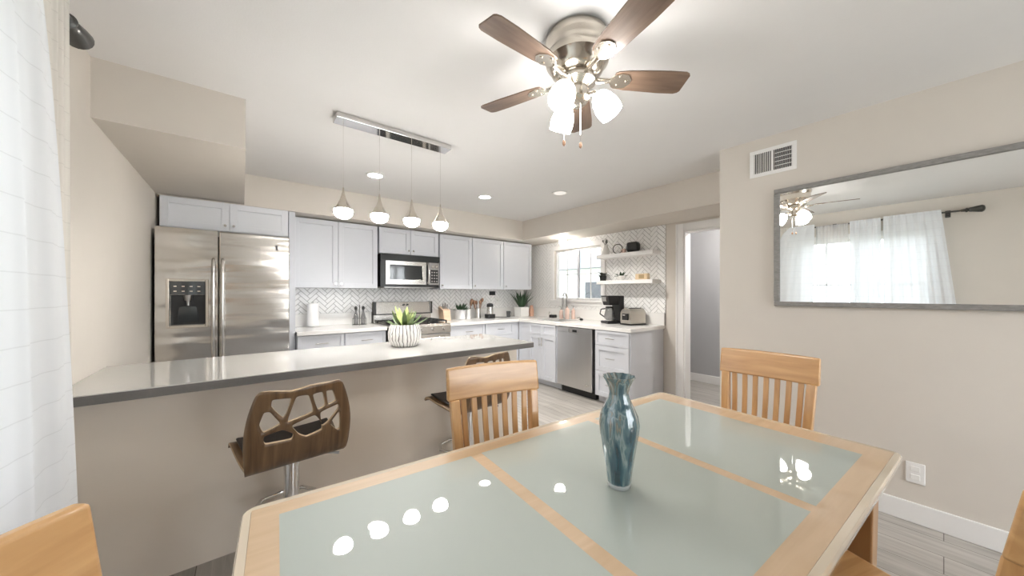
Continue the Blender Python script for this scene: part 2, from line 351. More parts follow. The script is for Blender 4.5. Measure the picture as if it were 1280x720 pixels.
def window(name, label, x, side, y0, y1, z0, z1, sill=True, cols=4, rows=2):
    # x: room face of the wall, side: +1 when outside lies towards +X
    t = thing(name, label, 'window', (x, (y0 + y1) / 2, z0)); t['kind'] = 'structure'
    hw = (y1 - y0) / 2; hh = z1 - z0
    f = MB(); c = .075; i = -.02 * side
    xs = sorted((0, i))
    f.box(*xs, -hw - c, -hw, -c if not sill else -.02, hh + c).box(*xs, hw, hw + c, -c if not sill else -.02, hh + c).box(*xs, -hw, hw, hh, hh + c)
    if sill: f.box(*sorted((-.05 * side, .04 * side)), -hw - c, hw + c, -.03, 0).box(*xs, -hw - c, hw + c, -.09, -.03)
    else: f.box(*xs, -hw, hw, -c, 0)
    f.build('casing', 'trim', t, bevel=.003)
    f = MB(); xs = sorted((.03 * side, .08 * side)); b = .03
    f.box(*xs, -hw, -hw + b, 0, hh).box(*xs, hw - b, hw, 0, hh).box(*xs, -hw + b, hw - b, 0, b).box(*xs, -hw + b, hw - b, hh - b, hh)
    f.build('window_frame', 'trim', t, bevel=.003)
    f = MB(); xs = sorted((.04 * side, .07 * side)); f.box(*xs, -.02, .02, b, hh - b)
    f.build('meeting_stile', 'cab_side', t)
    mw = .006 if sill and side > 0 else .011
    f = MB(); xs = sorted((.05 * side, .062 * side))
    for k in range(1, cols):
        if k * 2 == cols: continue
        yy = -hw + 2 * hw * k / cols; f.box(*xs, yy - mw, yy + mw, b, hh - b)
    for k in range(1, rows):
        zz = hh * k / rows; f.box(*xs, -hw + b, -.02, zz - mw, zz + mw).box(*xs, .02, hw - b, zz - mw, zz + mw)
    f.build('muntins', 'trim', t)
    bx(*sorted((.054 * side, .058 * side)), -hw + b, hw - b, b, hh - b).build('pane', 'pane', t)
    return t
window('window_1', 'white gridded slider window above the kitchen sink', XR, 1, ky0, ky1, kz0, kz1)
window('window_2', 'gridded dining window behind the sheer curtains, seen in the mirror', XL, -1, wy0, wy1, wz0, wz1)
t = thing('door_2', 'unseen glazed door added behind the viewer to admit fill light', 'door', (2.0, YF, 0)); t['kind'] = 'structure'  # added door, out of view, gives the fill light an entry
f = MB(); f.box(-.85, -.78, -.1, .01, 0, 2.25).box(.78, .85, -.1, .01, 0, 2.25).box(-.78, .78, -.1, .01, 2.17, 2.25).box(-.035, .035, -.09, 0, .04, 2.17).box(-.78, .78, -.1, .01, 0, .04)
f.build('door_frame', 'trim', t); bx(-.78, .78, -.05, -.045, .04, 2.17).build('pane', 'pane', t)

# ------------------------------------------------------------------ herringbone tile fields
def clip(poly, u0, u1, v0, v1):
    for ax, lim, sg in ((0, u0, 1), (0, u1, -1), (1, v0, 1), (1, v1, -1)):
        out = []
        for i in range(len(poly)):
            a, b = poly[i], poly[(i + 1) % len(poly)]
            da, db = (a[ax] - lim) * sg, (b[ax] - lim) * sg
            if da >= 0: out.append(a)
            if (da > 0) != (db > 0) and abs(da - db) > 1e-9:
                q = da / (da - db); out.append((a[0] + (b[0] - a[0]) * q, a[1] + (b[1] - a[1]) * q))
        poly = out
        if len(poly) < 3: return None
    return poly
def herring(mb, rects, to3, Lt=.132, Wt=.044, g=.0048):
    c45 = cos(R(45)); n = int(Lt / Wt + .5)
    for rc in rects:
        u0, u1, v0, v1 = rc; cu, cv = 2.5, 1.3
        for i in range(-60, 60):
            for j in range(-34, 34):
                # herringbone lattice: horizontals at (i*W + k, j...) laid stepwise
                for kind in (0, 1):
                    ox = (i + 0) * Wt + j * Lt * 1.0; oy = i * Wt - j * Lt * 1.0
                    if kind == 0: r = (ox, oy, ox + Lt, oy + Wt)
                    else: r = (ox + Lt, oy - Lt + Wt, ox + Lt + Wt, oy + Wt)
                    x0, y0, x1, y1 = r[0] + g / 2, r[1] + g / 2, r[2] - g / 2, r[3] - g / 2
                    P = [((x - y) * c45 + cu, (x + y) * c45 + cv) for x, y in ((x0, y0), (x1, y0), (x1, y1), (x0, y1))]
                    if max(p[0] for p in P) < u0 or min(p[0] for p in P) > u1 or max(p[1] for p in P) < v0 or min(p[1] for p in P) > v1: continue
                    q = clip(P, u0, u1, v0, v1)
                    if q and len(q) >= 3:
                        try: mb.prism(q, lambda u, v: to3(u, v, .0), lambda u, v: to3(u, v, 1.0))
                        except ValueError: pass
m_ = MB(); herring(m_, [(.42, 3.95, 1.06, 1.372)], lambda u, v, d: (u, YB - .004 - d * .005, v))
bs = m_.build('backsplash', 'tile'); tag(bs, 'white herringbone tile backsplash under the back wall cabinets', 'backsplash', kind='structure')
bx(.42, XR, YB - .005, YB - .0005, .91, 1.372).build('grout', 'grout', bs)
m_ = MB(); herring(m_, [(2.10, 2.965, 1.06, 2.138), (2.965, 4.66, 1.06, 1.108), (4.07, 4.66, 1.108, 2.138), (2.965, 4.07, 2.078, 2.138)], lambda u, v, d: (XR - .004 - d * .005, u, v))
bs = m_.build('backsplash', 'tile'); tag(bs, 'white herringbone tile wall behind the shelves and around the sink window', 'backsplash', kind='structure')
MB().box(XR - .005, XR - .0005, 2.10, 2.965, .91, 2.14).box(XR - .005, XR - .0005, 2.965, YB, .91, 1.108).box(XR - .005, XR - .0005, 4.07, YB, 1.108, 2.138).box(XR - .005, XR - .0005, 2.965, 4.07, 2.078, 2.138).build('grout', 'grout', bs)

# ------------------------------------------------------------------ cabinets
def shaker(mb, x0, x1, z0, z1, y=-.02, fr=.055):
    if z1 - z0 < .2: fr = .032
    mb.box(x0, x0 + fr, y, 0, z0, z1).box(x1 - fr, x1, y, 0, z0, z1).box(x0 + fr, x1 - fr, y, 0, z0, z0 + fr).box(x0 + fr, x1 - fr, y, 0, z1 - fr, z1)
    mb.box(x0 + fr, x1 - fr, y + .010, 0, z0 + fr, z1 - fr)
def bar_handle(par, x, z, y=-.02, length=.12, vert=False):
    m = MB(); h = length / 2
    if vert: m.tube([(x, y - .025, z - h), (x, y - .025, z + h)], .005, 8).tube([(x, y, z - h * .7), (x, y - .025, z - h * .7)], .004, 6).tube([(x, y, z + h * .7), (x, y - .025, z + h * .7)], .004, 6)
    else: m.tube([(x - h, y - .025, z), (x + h, y - .025, z)], .005, 8).tube([(x - h * .7, y, z), (x - h * .7, y - .025, z)], .004, 6).tube([(x + h * .7, y, z), (x + h * .7, y - .025, z)], .004, 6)
    m.build('handle', 'chrome', par, smooth=True)
def knob(par, x, z, y=-.02):
    MB().tube([(x, y + .001, z), (x, y - .014, z), (x, y - .018, z), (x, y - .028, z)], [.005, .005, .012, .010], 10).build('knob', 'chrome', par, smooth=True)
def cabinet(name, label, cat, loc, rz, w, d, h, fronts, toe=0, side='cab', group=None, hollow=False):
    t = thing(name, label, cat, loc, rz, group)
    b = MB()
    if hollow: b.box(0, w, 0, .018, toe, h).box(0, .018, .018, d, toe, h).box(w - .018, w, .018, d, toe, h).box(.018, w - .018, d - .018, d, toe, h).box(.018, w - .018, .018, d - .018, toe, toe + .018)
    else: b.box(0, w, 0, d, toe, h)
    if toe: b.box(.0, w, .07, d, 0, toe)
    b.build('body', side, t, bevel=.002)
    for f in fronts:
        kind, x0, x1, z0, z1, hd = f
        m = MB(); shaker(m, x0 + .002, x1 - .002, z0 + .002, z1 - .002)
        o = m.build(kind, 'cab', t, bevel=.0015)
        if hd:
            if hd[0] == 'k': knob(o, hd[1], hd[2])
            elif hd[0] == 'h': bar_handle(o, hd[1], hd[2])
            else: bar_handle(o, hd[1], hd[2], vert=True)
    return t
YU = 4.33; ZU = 1.362
def upper(x0, x1, z0, z1, doors, label, y=YU, cat='wall cabinet', knobz=.05):
    w = x1 - x0; h = z1 - z0; fr = []
    if doors == 2: fr = [('door', 0, w / 2, 0, h, ('k', w / 2 - .03, knobz)), ('door', w / 2, w, 0, h, ('k', w / 2 + .03, knobz))]
    elif doors == 'l': fr = [('door', 0, w, 0, h, ('k', w - .03, knobz))]
    else: fr = [('door', 0, w, 0, h, ('k', .03, knobz))]
    return cabinet('wall_cabinet', label, cat, (x0, y, z0), 0, w, YB - y - .012, h, fr)
upper(.428, 1.306, ZU, 2.125, 2, 'wide two-door white wall cabinet just right of the refrigerator')
upper(1.325, 2.12, 1.80, 2.125, 2, 'short two-door white wall cabinet above the microwave')
upper(2.14, 2.663, ZU, 2.125, 1, 'single-door white wall cabinet just right of the microwave')
upper(2.668, 3.238, ZU, 2.125, 1, 'single-door white wall cabinet, middle of three right of the microwave')
upper(3.243, 3.83, ZU, 2.125, 1, 'single-door white wall cabinet in the corner nearest the window')
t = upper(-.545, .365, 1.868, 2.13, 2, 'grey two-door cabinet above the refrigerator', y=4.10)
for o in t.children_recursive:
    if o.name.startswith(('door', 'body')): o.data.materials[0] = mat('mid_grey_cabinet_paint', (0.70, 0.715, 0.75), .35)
fp = bx(.371, .427, 4.10, YB - .012, 0, 2.13).build('end_panel', 'cab', bevel=.002)
tag(fp, 'tall white panel standing between refrigerator and cabinets', 'panel')
# base cabinets
def dr(x0, x1, zs, hh=None):
    out = []
    for z0, z1 in zs: out.append(('drawer', x0, x1, z0, z1, ('h', (x0 + x1) / 2, (z0 + z1) / 2)))
    return out
Z3 = [(.11, .40), (.40, .69), (.69, .868)]
YBF = 4.055
cabinet('base_cabinet', 'white base drawer cabinet beside the refrigerator, under the paper towel', 'base cabinet', (.43, YBF, 0), 0, .445, .60, .87, dr(.005, .44, Z3), toe=.1)
cabinet('base_cabinet', 'white base drawer cabinet just left of the range', 'base cabinet', (.877, YBF, 0), 0, .445, .60, .87, dr(.005, .44, Z3), toe=.1)
cabinet('base_cabinet', 'white base drawer cabinet just right of the range', 'base cabinet', (2.148, YBF, 0), 0, .56, .60, .87, dr(.005, .555, Z3), toe=.1)
cabinet('base_cabinet', 'white base drawer cabinet in the inner corner of the counter', 'base cabinet', (2.71, YBF, 0), 0, .622, .60, .87, dr(.005, .51, Z3), toe=.1)
XBF = 3.335; D = XR - XBF - .012
cabinet('sink_cabinet', 'white two-door sink base with false drawer fronts under the window', 'base cabinet', (XBF, 4.05, 0), R(-90), .825, D, .87,
        [('drawer', .26, .53, .715, .868, None), ('drawer', .53, .805, .715, .868, None), ('door', .26, .53, .09, .715, ('v', .505, .62)), ('door', .53, .805, .09, .715, ('v', .555, .62))], toe=.09, hollow=True)
cabinet('base_cabinet', 'white three-drawer base cabinet at the open end by the doorway', 'base cabinet', (XBF, 2.60, 0), R(-90), .475, D, .87,
        [('drawer', .01, .465, .09, .39, ('h', .237, .24)), ('drawer', .01, .465, .39, .69, ('h', .237, .55)), ('drawer', .01, .465, .69, .868, ('h', .237, .78))], toe=.09, side='cab_side')
# dishwasher
t = thing('dishwasher', 'stainless dishwasher with a pocket handle beside the sink cabinet', 'dishwasher', (XBF, 3.212, 0), R(-90))
bx(.0, .60, .01, D, .09, .868).build('body', 'black', t)
bx(.02, .58, .05, D, 0, .09).build('kickplate', 'black', t)
d_ = MB(); d_.box(.008, .582, -.03, .01, .10, .80); d_.box(.008, .20, -.03, .01, .80, .862).box(.39, .582, -.03, .01, .80, .862).box(.20, .39, -.03, .01, .84, .862).box(.20, .39, -.012, .01, .80, .84)
o = d_.build('door', 'dwsteel', t, bevel=.004)
bx(.262, .33, -.018, -.011, .806, .836).build('pocket_handle', 'black', o)
bx(.47, .54, -.032, -.029, .165, .178).build('badge', 'steel', o)

# countertops
def upst(par, *bxs):
    m = MB()
    for b in bxs: m.box(*b)
    m.build('upstand', 'quartz', par, bevel=.002)
c = bx(.43, 1.326, 4.012, YB - .012, .872, .912).build('countertop', 'quartz', bevel=.004); tag(c, 'short white quartz countertop between refrigerator and range', 'countertop')
upst(c, (.43, 1.326, YB - .032, YB - .012, .912, 1.06))
m_ = MB(); x0 = XBF - .025; sx0, sx1, sy0, sy1 = 3.44, 3.84, 3.24, 3.86
m_.box(2.145, XR - .012, 4.012, YB - .012, .872, .912)
m_.box(x0, sx0, 2.105, 4.012, .872, .912).box(sx1, XR - .012, 2.105, 4.012, .872, .912).box(sx0, sx1, 2.105, sy0, .872, .912).box(sx0, sx1, sy1, 4.012, .872, .912)
c = m_.build('countertop', 'quartz'); tag(c, 'L-shaped white quartz countertop running from the range to the doorway', 'countertop')
upst(c, (2.145, XR - .012, YB - .032, YB - .012, .912, 1.06), (XR - .032, XR - .012, 2.105, YB - .034, .912, 1.06))
m_ = MB(); m_.box(sx0 - .01, sx0, sy0, sy1, .70, .871).box(sx1, sx1 + .01, sy0, sy1, .70, .871).box(sx0, sx1, sy0 - .01, sy0, .70, .871).box(sx0, sx1, sy1, sy1 + .01, .70, .871).box(sx0 - .01, sx1 + .01, sy0 - .01, sy1 + .01, .69, .70)
s_ = m_.build('sink', 'steel'); tag(s_, 'undermount stainless sink set in the counter below the window', 'sink')
MB().lathe([(.03, 0), (.03, .004), (.01, .004)], ((sx0 + sx1) / 2, (sy0 + sy1) / 2, .70), 16).build('drain', 'black', s_)

# faucet
t = thing('faucet', 'tall gooseneck chrome kitchen faucet behind the sink', 'faucet', (3.91, 3.59, .912), 0)
MB().lathe([(.028, 0), (.028, .012), (.02, .02), (.02, .09), (.014, .10)], seg=20).build('base', 'chrome', t, smooth=True)
pts = [(0, 0, .09), (0, 0, .30)] + [(-.095 + .095 * cos(a), .0, .30 + .095 * sin(a)) for a in [pi * k / 12 for k in range(1, 13)]] + [(-.19, 0, .22)]
MB().tube(pts, .013, 12).build('spout', 'steel_dark', t, smooth=True)
MB().tube([(-.19, 0, .225), (-.19, 0, .15)], [.016, .018], 12).build('spray_head', 'steel_dark', t, smooth=True)
MB().tube([(0, -.015, .06), (0, -.05, .075), (-.0, -.075, .12)], [.007, .006, .005], 8).build('lever', 'chrome', t, smooth=True)
t.rotation_euler = (0, 0, R(25))

# ------------------------------------------------------------------ refrigerator
t = thing('refrigerator', 'stainless side-by-side refrigerator with ice and water dispenser', 'refrigerator', (-.546, 3.90, 0))
bx(.0, .905, .07, .74, .02, 1.80).build('body', 'black', t, bevel=.004)
def fdoor(x0, x1, hole=None):
    m = MB(); z0, z1 = .06, 1.84
    if hole:
        a, b, c_, d = hole
        m.box(x0, a, 0, .065, z0, z1).box(b, x1, 0, .065, z0, z1).box(a, b, 0, .065, z0, c_).box(a, b, 0, .065, d, z1).box(a, b, .055, .065, c_, d)
    else: m.box(x0, x1, 0, .065, z0, z1)
    return m
def fhandle(par, x):
    pts = [(x, .0, .72), (x, -.035, .735), (x, -.052, .80), (x, -.06, 1.1), (x, -.06, 1.25), (x, -.052, 1.53), (x, -.035, 1.585), (x, 0, 1.60)]
    MB().tube(pts, [.010, .012, .014, .015, .015, .014, .012, .010], 12).build('handle', 'steel', par, smooth=True)
d1 = fdoor(.0, .382, (.082, .302, 1.035, 1.40)).build('freezer_door', 'fridge', t)
d2 = fdoor(.388, .905).build('fridge_door', 'fridge', t, bevel=.012, seg=3)
fhandle(d1, .355); fhandle(d2, .415)
m_ = MB(); m_.box(.062, .082, -.008, .0, 1.015, 1.42).box(.302, .322, -.008, 0, 1.015, 1.42).box(.082, .302, -.008, 0, 1.015, 1.035).box(.082, .302, -.008, 0, 1.40, 1.42)
m_.build('dispenser_surround', 'nickel', d1, bevel=.003)
bx(.084, .300, -.006, .054, 1.29, 1.398).build('dispenser_panel', 'darkglass', d1)
for k in range(4):
    for j in range(2): bx(.108 + k * .048, .126 + k * .048, -.0085, -.006, 1.315 + j * .04, 1.323 + j * .04).build('dispenser_button', 'nickel', d1)
bx(.084, .300, .05, .0545, 1.037, 1.288).build('dispenser_recess', 'black', d1)
MB().tube([(.192, .03, 1.288), (.192, .03, 1.24)], [.03, .022], 14).tube([(.192, .03, 1.24), (.192, .032, 1.20)], [.012, .012], 10).build('dispenser_spout', 'steel_dark', d1, smooth=True)
MB().hexa([(.125, .03, 1.06), (.26, .03, 1.06), (.26, .045, 1.06), (.125, .045, 1.06), (.14, .02, 1.19), (.245, .02, 1.19), (.245, .03, 1.19), (.14, .03, 1.19)]).build('dispenser_paddle', 'darkglass', d1)
bx(.792, .812, -.004, .0, 1.705, 1.75).build('badge', 'black', d2)
bx(.01, .895, .03, .10, .0, .055).build('toe_grille', 'black', t)

# ------------------------------------------------------------------ microwave
t = thing('microwave', 'over-the-range stainless microwave under the short wall cabinet', 'microwave', (1.334, 4.262, 1.385))
bx(0, .782, .03, .39, 0, .408).build('body', 'black', t, bevel=.003)
bx(0, .782, .004, .03, .335, .408).build('vent_grille', 'darkglass', t)
m_ = MB(); m_.box(.055, .585, 0, .03, .03, .09).box(.055, .585, 0, .03, .275, .325).box(.055, .105, 0, .03, .09, .275).box(.535, .585, 0, .03, .09, .275)
o = m_.build('door', 'steel', t, bevel=.002); bx(.105, .535, .008, .02, .09, .275).build('door_window', 'darkglass', o)
MB().tube([(.602, 0, .045), (.604, -.035, .07), (.606, -.045, .18), (.604, -.035, .29), (.602, 0, .315)], .011, 10).build('handle', 'steel', o, smooth=True)
bx(.627, .772, 0, .03, .03, .325).build('control_panel', 'steel_dark', t, bevel=.002)
m_ = MB(); m_.box(.645, .755, -.003, 0, .055, .23); o = m_.build('keypad', 'black', t)
for i in range(3):
    for j in range(4): bx(.657 + i * .034, .676 + i * .034, -.005, -.003, .068 + j * .04, .086 + j * .04).build('button', 'steel_dark', o)
for x in (.675, .727): MB().tube([(x, 0, .275), (x, -.018, .275)], .02, 16).build('control_knob', 'steel', t, smooth=True)
bx(.055, .72, .05, .33, -.012, 0).build('underside_vent', 'steel_dark', t)

# ------------------------------------------------------------------ range
t = thing('range', 'stainless gas range with back guard behind the island plant', 'stove', (1.338, 3.975, 0))
RW = .795
bx(0, RW, .03, .66, .03, .90).build('body', 'steel_dark', t, bevel=.003)
m_ = MB(); m_.box(.0, RW, .60, .665, .90, 1.03); m_.hexa([(.02, .575, 1.03), (RW - .02, .575, 1.03), (RW - .02, .66, 1.03), (.02, .66, 1.03), (.02, .60, 1.185), (RW - .02, .60, 1.185), (RW - .02, .66, 1.185), (.02, .66, 1.185)])
m_.build('back_guard', 'steel', t, bevel=.004)
m_ = MB(); m_.box(0, .02, .56, .665, 1.02, 1.19).box(RW - .02, RW, .56, .665, 1.02, 1.19).box(.0, RW, .57, .6, 1.018, 1.032).build('back_guard_trim', 'black', t)
for x in (.39, .44): MB().tube([(x, .605, 1.15), (x, .57, 1.147)], .012, 12).build('oven_knob', 'black', t, smooth=True)
bx(.0, RW, .02, .60, .90, .918).build('cooktop', 'steel', t, bevel=.003)
for gx in (.03, .285, .54):
    m_ = MB(); gw = .225
    for k in range(4): m_.box(gx + .004 + k * (gw - .018) / 3, gx + .014 + k * (gw - .018) / 3, .06, .56, .945, .957)
    for k in range(5): m_.box(gx, gx + gw, .06 + k * .122, .072 + k * .122, .943, .955)
    for (a, b) in ((gx, .06), (gx + gw - .014, .06), (gx, .546), (gx + gw - .014, .546)): m_.box(a, a + .014, b, b + .014, .918, .945)
    m_.build('grate', 'iron', t)
for (a, b) in ((.14, .18), (.14, .44), (.40, .31), (.655, .18), (.655, .44)):
    MB().lathe([(.045, 0), (.045, .012), (.03, .016), (.028, .022), (.004, .024)], (a, b, .918), 18).build('burner', 'black', t, smooth=True)
bx(.0, RW, .0, .03, .80, .90).build('control_panel', 'steel', t, bevel=.006)
for k in range(5): MB().tube([(.10 + k * .15, 0, .85), (.10 + k * .15, -.03, .85)], [.022, .019], 14).build('burner_knob', 'steel', t, smooth=True)
o = bx(.01, RW - .01, -.005, .03, .24, .785).build('oven_door', 'steel', t, bevel=.004); bx(.14, RW - .14, -.008, -.005, .36, .64).build('oven_window', 'darkglass', o)
MB().tube([(.07, -.045, .745), (RW - .07, -.045, .745)], .011, 10).tube([(.1, -.005, .745), (.1, -.045, .745)], .008, 8).tube([(RW - .1, -.005, .745), (RW - .1, -.045, .745)], .008, 8).build('handle', 'steel', o, smooth=True)
bx(.01, RW - .01, -.003, .03, .05, .225).build('storage_drawer', 'steel', t, bevel=.004)

# ------------------------------------------------------------------ island
t = thing('kitchen_island', 'long peninsula bar with grey quartz top and greige painted front', 'island', (0, 0, 0))
bx(XL + .002, 1.80, 2.214, 2.74, 0, .868).build('base', 'island', t)
bx(XL + .002, 1.80, 2.74, 2.752, .1, .868).build('rear_panel', 'cab', t)
m_ = MB(); m_.box(XL + .002, 1.842, 2.047, 2.785, .905, .909); m_.build('countertop', 'grey_quartz', t)
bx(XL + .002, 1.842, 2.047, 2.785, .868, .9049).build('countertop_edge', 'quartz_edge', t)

# ------------------------------------------------------------------ floating shelves
for z, lab in ((1.80, 'upper white floating shelf on the herringbone tile'), (1.447, 'lower white floating shelf on the herringbone tile')):
    s_ = bx(3.85, XR - .009, 2.16, 2.985, z - .022, z + .026).build('floating_shelf', 'trim', bevel=.003); tag(s_, lab, 'shelf')
SU, SL = 1.826, 1.473

# ------------------------------------------------------------------ plants and small things
def leaf(mb, base, az, length, width, tilt0, tilt1, n=6):
    # a curved tapering blade with a folded midrib and real thickness
    p = Vector(base); cs = []; 
    for i in range(n + 1):
        q = i / n; tl = tilt0 + (tilt1 - tilt0) * q
        d = Vector((cos(az) * cos(tl), sin(az) * cos(tl), sin(tl)))
        sd = Vector((-sin(az), cos(az), 0)); nn = d.cross(sd)
        wd = width * (sin(pi * min(1, .18 + q * .80)) ** .8) * .5 + .0004
        cs.append((p.copy(), sd, nn, wd)); p = p + d * (length / n)
    rows = []
    for (c_, sd, nn, wd) in cs:
        th = min(.0022, wd * .4)
        rows.append([mb.b.verts.new(c_ + sd * wd + nn * wd * -.25), mb.b.verts.new(c_ - nn * th * -1), mb.b.verts.new(c_ - sd * wd + nn * wd * -.25), mb.b.verts.new(c_ + nn * -th)])
    for a, b in zip(rows, rows[1:]):
        for k in range(4): mb.b.faces.new((a[k], a[(k + 1) % 4], b[(k + 1) % 4], b[k]))
    mb.b.faces.new(rows[0]); mb.b.faces.new(rows[-1][::-1])
def foliage(n, length, width, base_r=.01, z=0, t0=(.5, 1.4), curl=-.6, m='green', parent=None, seed=1, name='leaves'):
    rd = random.Random(seed); mb = MB()
    for k in range(n):
        az = 2.4 * k + rd.uniform(-.2, .2); tl = rd.uniform(*t0)
        leaf(mb, (cos(az) * base_r, sin(az) * base_r, z), az, length * rd.uniform(.75, 1.1), width, tl, tl + curl * rd.uniform(.6, 1.2))
    return mb.build(name, m, parent, smooth=True)
# agave in dripped pot on island
t = thing('potted_succulent', 'spiky green succulent in white pot with dark drip lines on the island', 'plant', (.955, 2.50, .9085))
MB().lathe([(.078, 0), (.098, .012), (.115, .055), (.118, .10), (.108, .145), (.100, .162), (.090, .162), (.088, .13), (.02, .128)], seg=72,
           mod=lambda r, z, a: r * (1 + .022 * cos(26 * a))).build('pot', 'drip', t, smooth=True)
MB().lathe([(.088, 0), (.088, .006), (.01, .008)], (0, 0, .130), 24).build('soil', 'soil', t)
foliage(11, .160, .036, .02, .14, (.25, .9), .35, 'green', t, 3, 'outer_leaves')
foliage(7, .165, .042, .012, .14, (.9, 1.35), .1, 'lime', t, 9, 'inner_leaves')

# paper towel roll
t = thing('paper_towel_roll', 'upright white paper towel roll beside the refrigerator', 'paper towel', (.64, 4.50, .912))
MB().lathe([(.075, 0), (.075, .012), (.01, .014)], seg=24).build('holder_base', 'chrome', t)
MB().lathe([(.058, 0), (.060, .01), (.060, .25), (.058, .26), (.02, .262)], (0, 0, .014), 32).build('roll', 'paper', t, smooth=True)
MB().tube([(0, 0, .25), (0, 0, .30)], .006, 8).build('holder_rod', 'chrome', t)
# wire spice stand with two bottles
t = thing('cruet_stand', 'small dark wire cruet stand left of the range', 'cruet stand', (1.125, 4.42, .912))
m_ = MB(); m_.tube([(0, 0, 0), (0, 0, .25)], .005, 8)
for z in (.012, .085):
    for cx in (-.042, .042):
        m_.tube([(cx + .038 * cos(a), .038 * sin(a), z) for a in [2 * pi * k / 18 for k in range(19)]], .0028, 6)
for cx in (-.078, .078): m_.tube([(cx, 0, .0), (cx, 0, .09)], .0028, 6)
m_.build('wire_frame', 'bronze', t, smooth=True)
for cx in (-.042, .042):
    b = MB().lathe([(.026, 0), (.027, .10), (.018, .135), (.011, .16), (.011, .19)], (cx, 0, .006), 18).build('bottle', 'carafe', t, smooth=True)
    MB().lathe([(.012, 0), (.018, .008), (.018, .03), (.006, .045)], (cx, 0, .19), 14).build('stopper', 'black', b, smooth=True)
# knife block
t = thing('knife_block', 'pale wooden knife block just right of the range', 'knife block', (2.30, 4.47, .912))
MB().hexa([(-.055, -.08, 0), (.055, -.08, 0), (.055, .08, 0), (-.055, .08, 0), (-.055, -.05, .15), (.055, -.05, .15), (.055, .10, .20), (-.055, .10, .20)]).build('block', 'tan', t, bevel=.004)
for k, (a, b) in enumerate(((-.03, .0), (0, .0), (.03, .0), (-.015, .05), (.02, .05))):
    MB().tube([(a, b, .16), (a, b - .02, .21 + .01 * k)], [.009, .010], 8).build('knife_handle', 'steel_dark', t, smooth=True)
# marbled planter
t = thing('potted_plant', 'bushy dark green plant in a marbled white pot right of the knife block', 'plant', (2.56, 4.48, .912))
MB().lathe([(.065, 0), (.075, .01), (.08, .15), (.072, .15), (.07, .13), (.01, .13)], seg=28).build('pot', mat('marbled_pot', (.70, .70, .72), .3, noise=.45, nscale=7), t, smooth=True)
foliage(26, .13, .045, .03, .13, (.2, 1.5), -.6, 'dkgreen', t, 5)
# utensil crocks
def crock(name, label, x, y, r, h, m, n, seed, ul):
    t = thing(name, label, 'utensil holder', (x, y, .912))
    MB().lathe([(r, 0), (r, h), (r * .9, h), (r * .88, .01), (.005, .01)], seg=24).build('crock', m, t, smooth=True)
    rd = random.Random(seed)
    for k in range(n):
        a = rd.uniform(0, 6.28); q = r * .5; tx, ty = cos(a) * (r + .02), sin(a) * (r + .02) * .7
        hh = h + ul * rd.uniform(.6, 1)
        MB().tube([(cos(a) * q * .4, sin(a) * q * .4, .012), (tx, ty, hh - .045), (tx * 1.1, ty * 1.1, hh - .03), (tx * 1.15, ty * 1.15, hh), (tx * 1.2, ty * 1.2, hh + .02)], [.005, .006, .019, .022, .008], 8).build('utensil', 'utensil', t, smooth=True)
crock('utensil_crock', 'white utensil crock beside the marbled plant pot', 2.72, 4.52, .033, .15, 'white', 3, 2, .14)
crock('utensil_crock', 'steel utensil crock full of brown wooden spoons', 2.88, 4.50, .048, .16, 'steel', 6, 4, .15)
# pod coffee grinder
t = thing('coffee_grinder', 'small black and steel coffee grinder under the black outlet', 'appliance', (3.04, 4.40, .912))
MB().box(-.065, .065, -.06, .06, 0, .07).build('base', 'black', t, bevel=.012)
MB().lathe([(.05, 0), (.052, .05), (.046, .11)], (0, 0, .07), 20).build('drum', 'steel', t, smooth=True)
MB().lathe([(.052, 0), (.052, .04), (.03, .055)], (0, 0, .18), 20).build('lid', 'black', t, smooth=True)
# black wall outlet and white wall outlet
o = bx(3.205, 3.325, YB - .018, YB - .0095, 1.27, 1.335).build('wall_outlet', 'black', bevel=.003); tag(o, 'black wall outlet high on the backsplash', 'outlet')
t = thing('wall_outlet', 'white wall outlet with a plugged-in charger on the backsplash', 'outlet', (3.37, YB - .0095, 1.17))
bx(-.035, .035, -.008, 0, -.055, .055).build('plate', 'white', t, bevel=.003); bx(-.014, .014, -.035, -.008, -.0, .03).build('charger', 'white', t, bevel=.003)
t = thing('glass_tumbler', 'small grey tumbler standing on the counter near the corner', 'cup', (3.42, 4.42, .912))
MB().lathe([(.032, 0), (.038, .10), (.035, .10), (.03, .01), (.004, .01)], seg=20).build('cup', 'carafe', t, smooth=True)
MB().tube([(.035, 0, .02), (.06, 0, .03), (.062, 0, .07), (.037, 0, .085)], .005, 8).build('handle', 'steel_dark', t, smooth=True)
tag(MB().tube([(3.102, 4.40, .935), (3.18, 4.38, .925), (3.27, 4.36, .917), (3.35, 4.38, .9165)], .004, 6).build('power_cord', 'black', smooth=True), 'thin black cord lying between the grinder and the tumbler', 'cord')
# corner plant
t = thing('potted_plant', 'tall leafy plant in a square white pot at the corner of the counter', 'plant', (3.70, 4.42, .912))
MB().hexa([(-.085, -.085, 0), (.085, -.085, 0), (.085, .085, 0), (-.085, .085, 0), (-.092, -.092, .16), (.092, -.092, .16), (.092, .092, .16), (-.092, .092, .16)]).build('pot', 'white', t, bevel=.006)
foliage(34, .27, .035, .035, .155, (.95, 1.5), -.45, 'dkgreen', t, 8)
t = thing('clay_jar', 'small terracotta jar tucked right of the square white pot', 'jar', (3.87, 4.36, .912))
MB().lathe([(.035, 0), (.042, .05), (.04, .12), (.028, .15), (.03, .165), (.02, .166)], seg=20).build('body', 'terracotta', t, smooth=True)
MB().lathe([(.031, 0), (.031, .012), (.01, .022)], (0, 0, .166), 18).build('lid', 'terracotta', t, smooth=True)
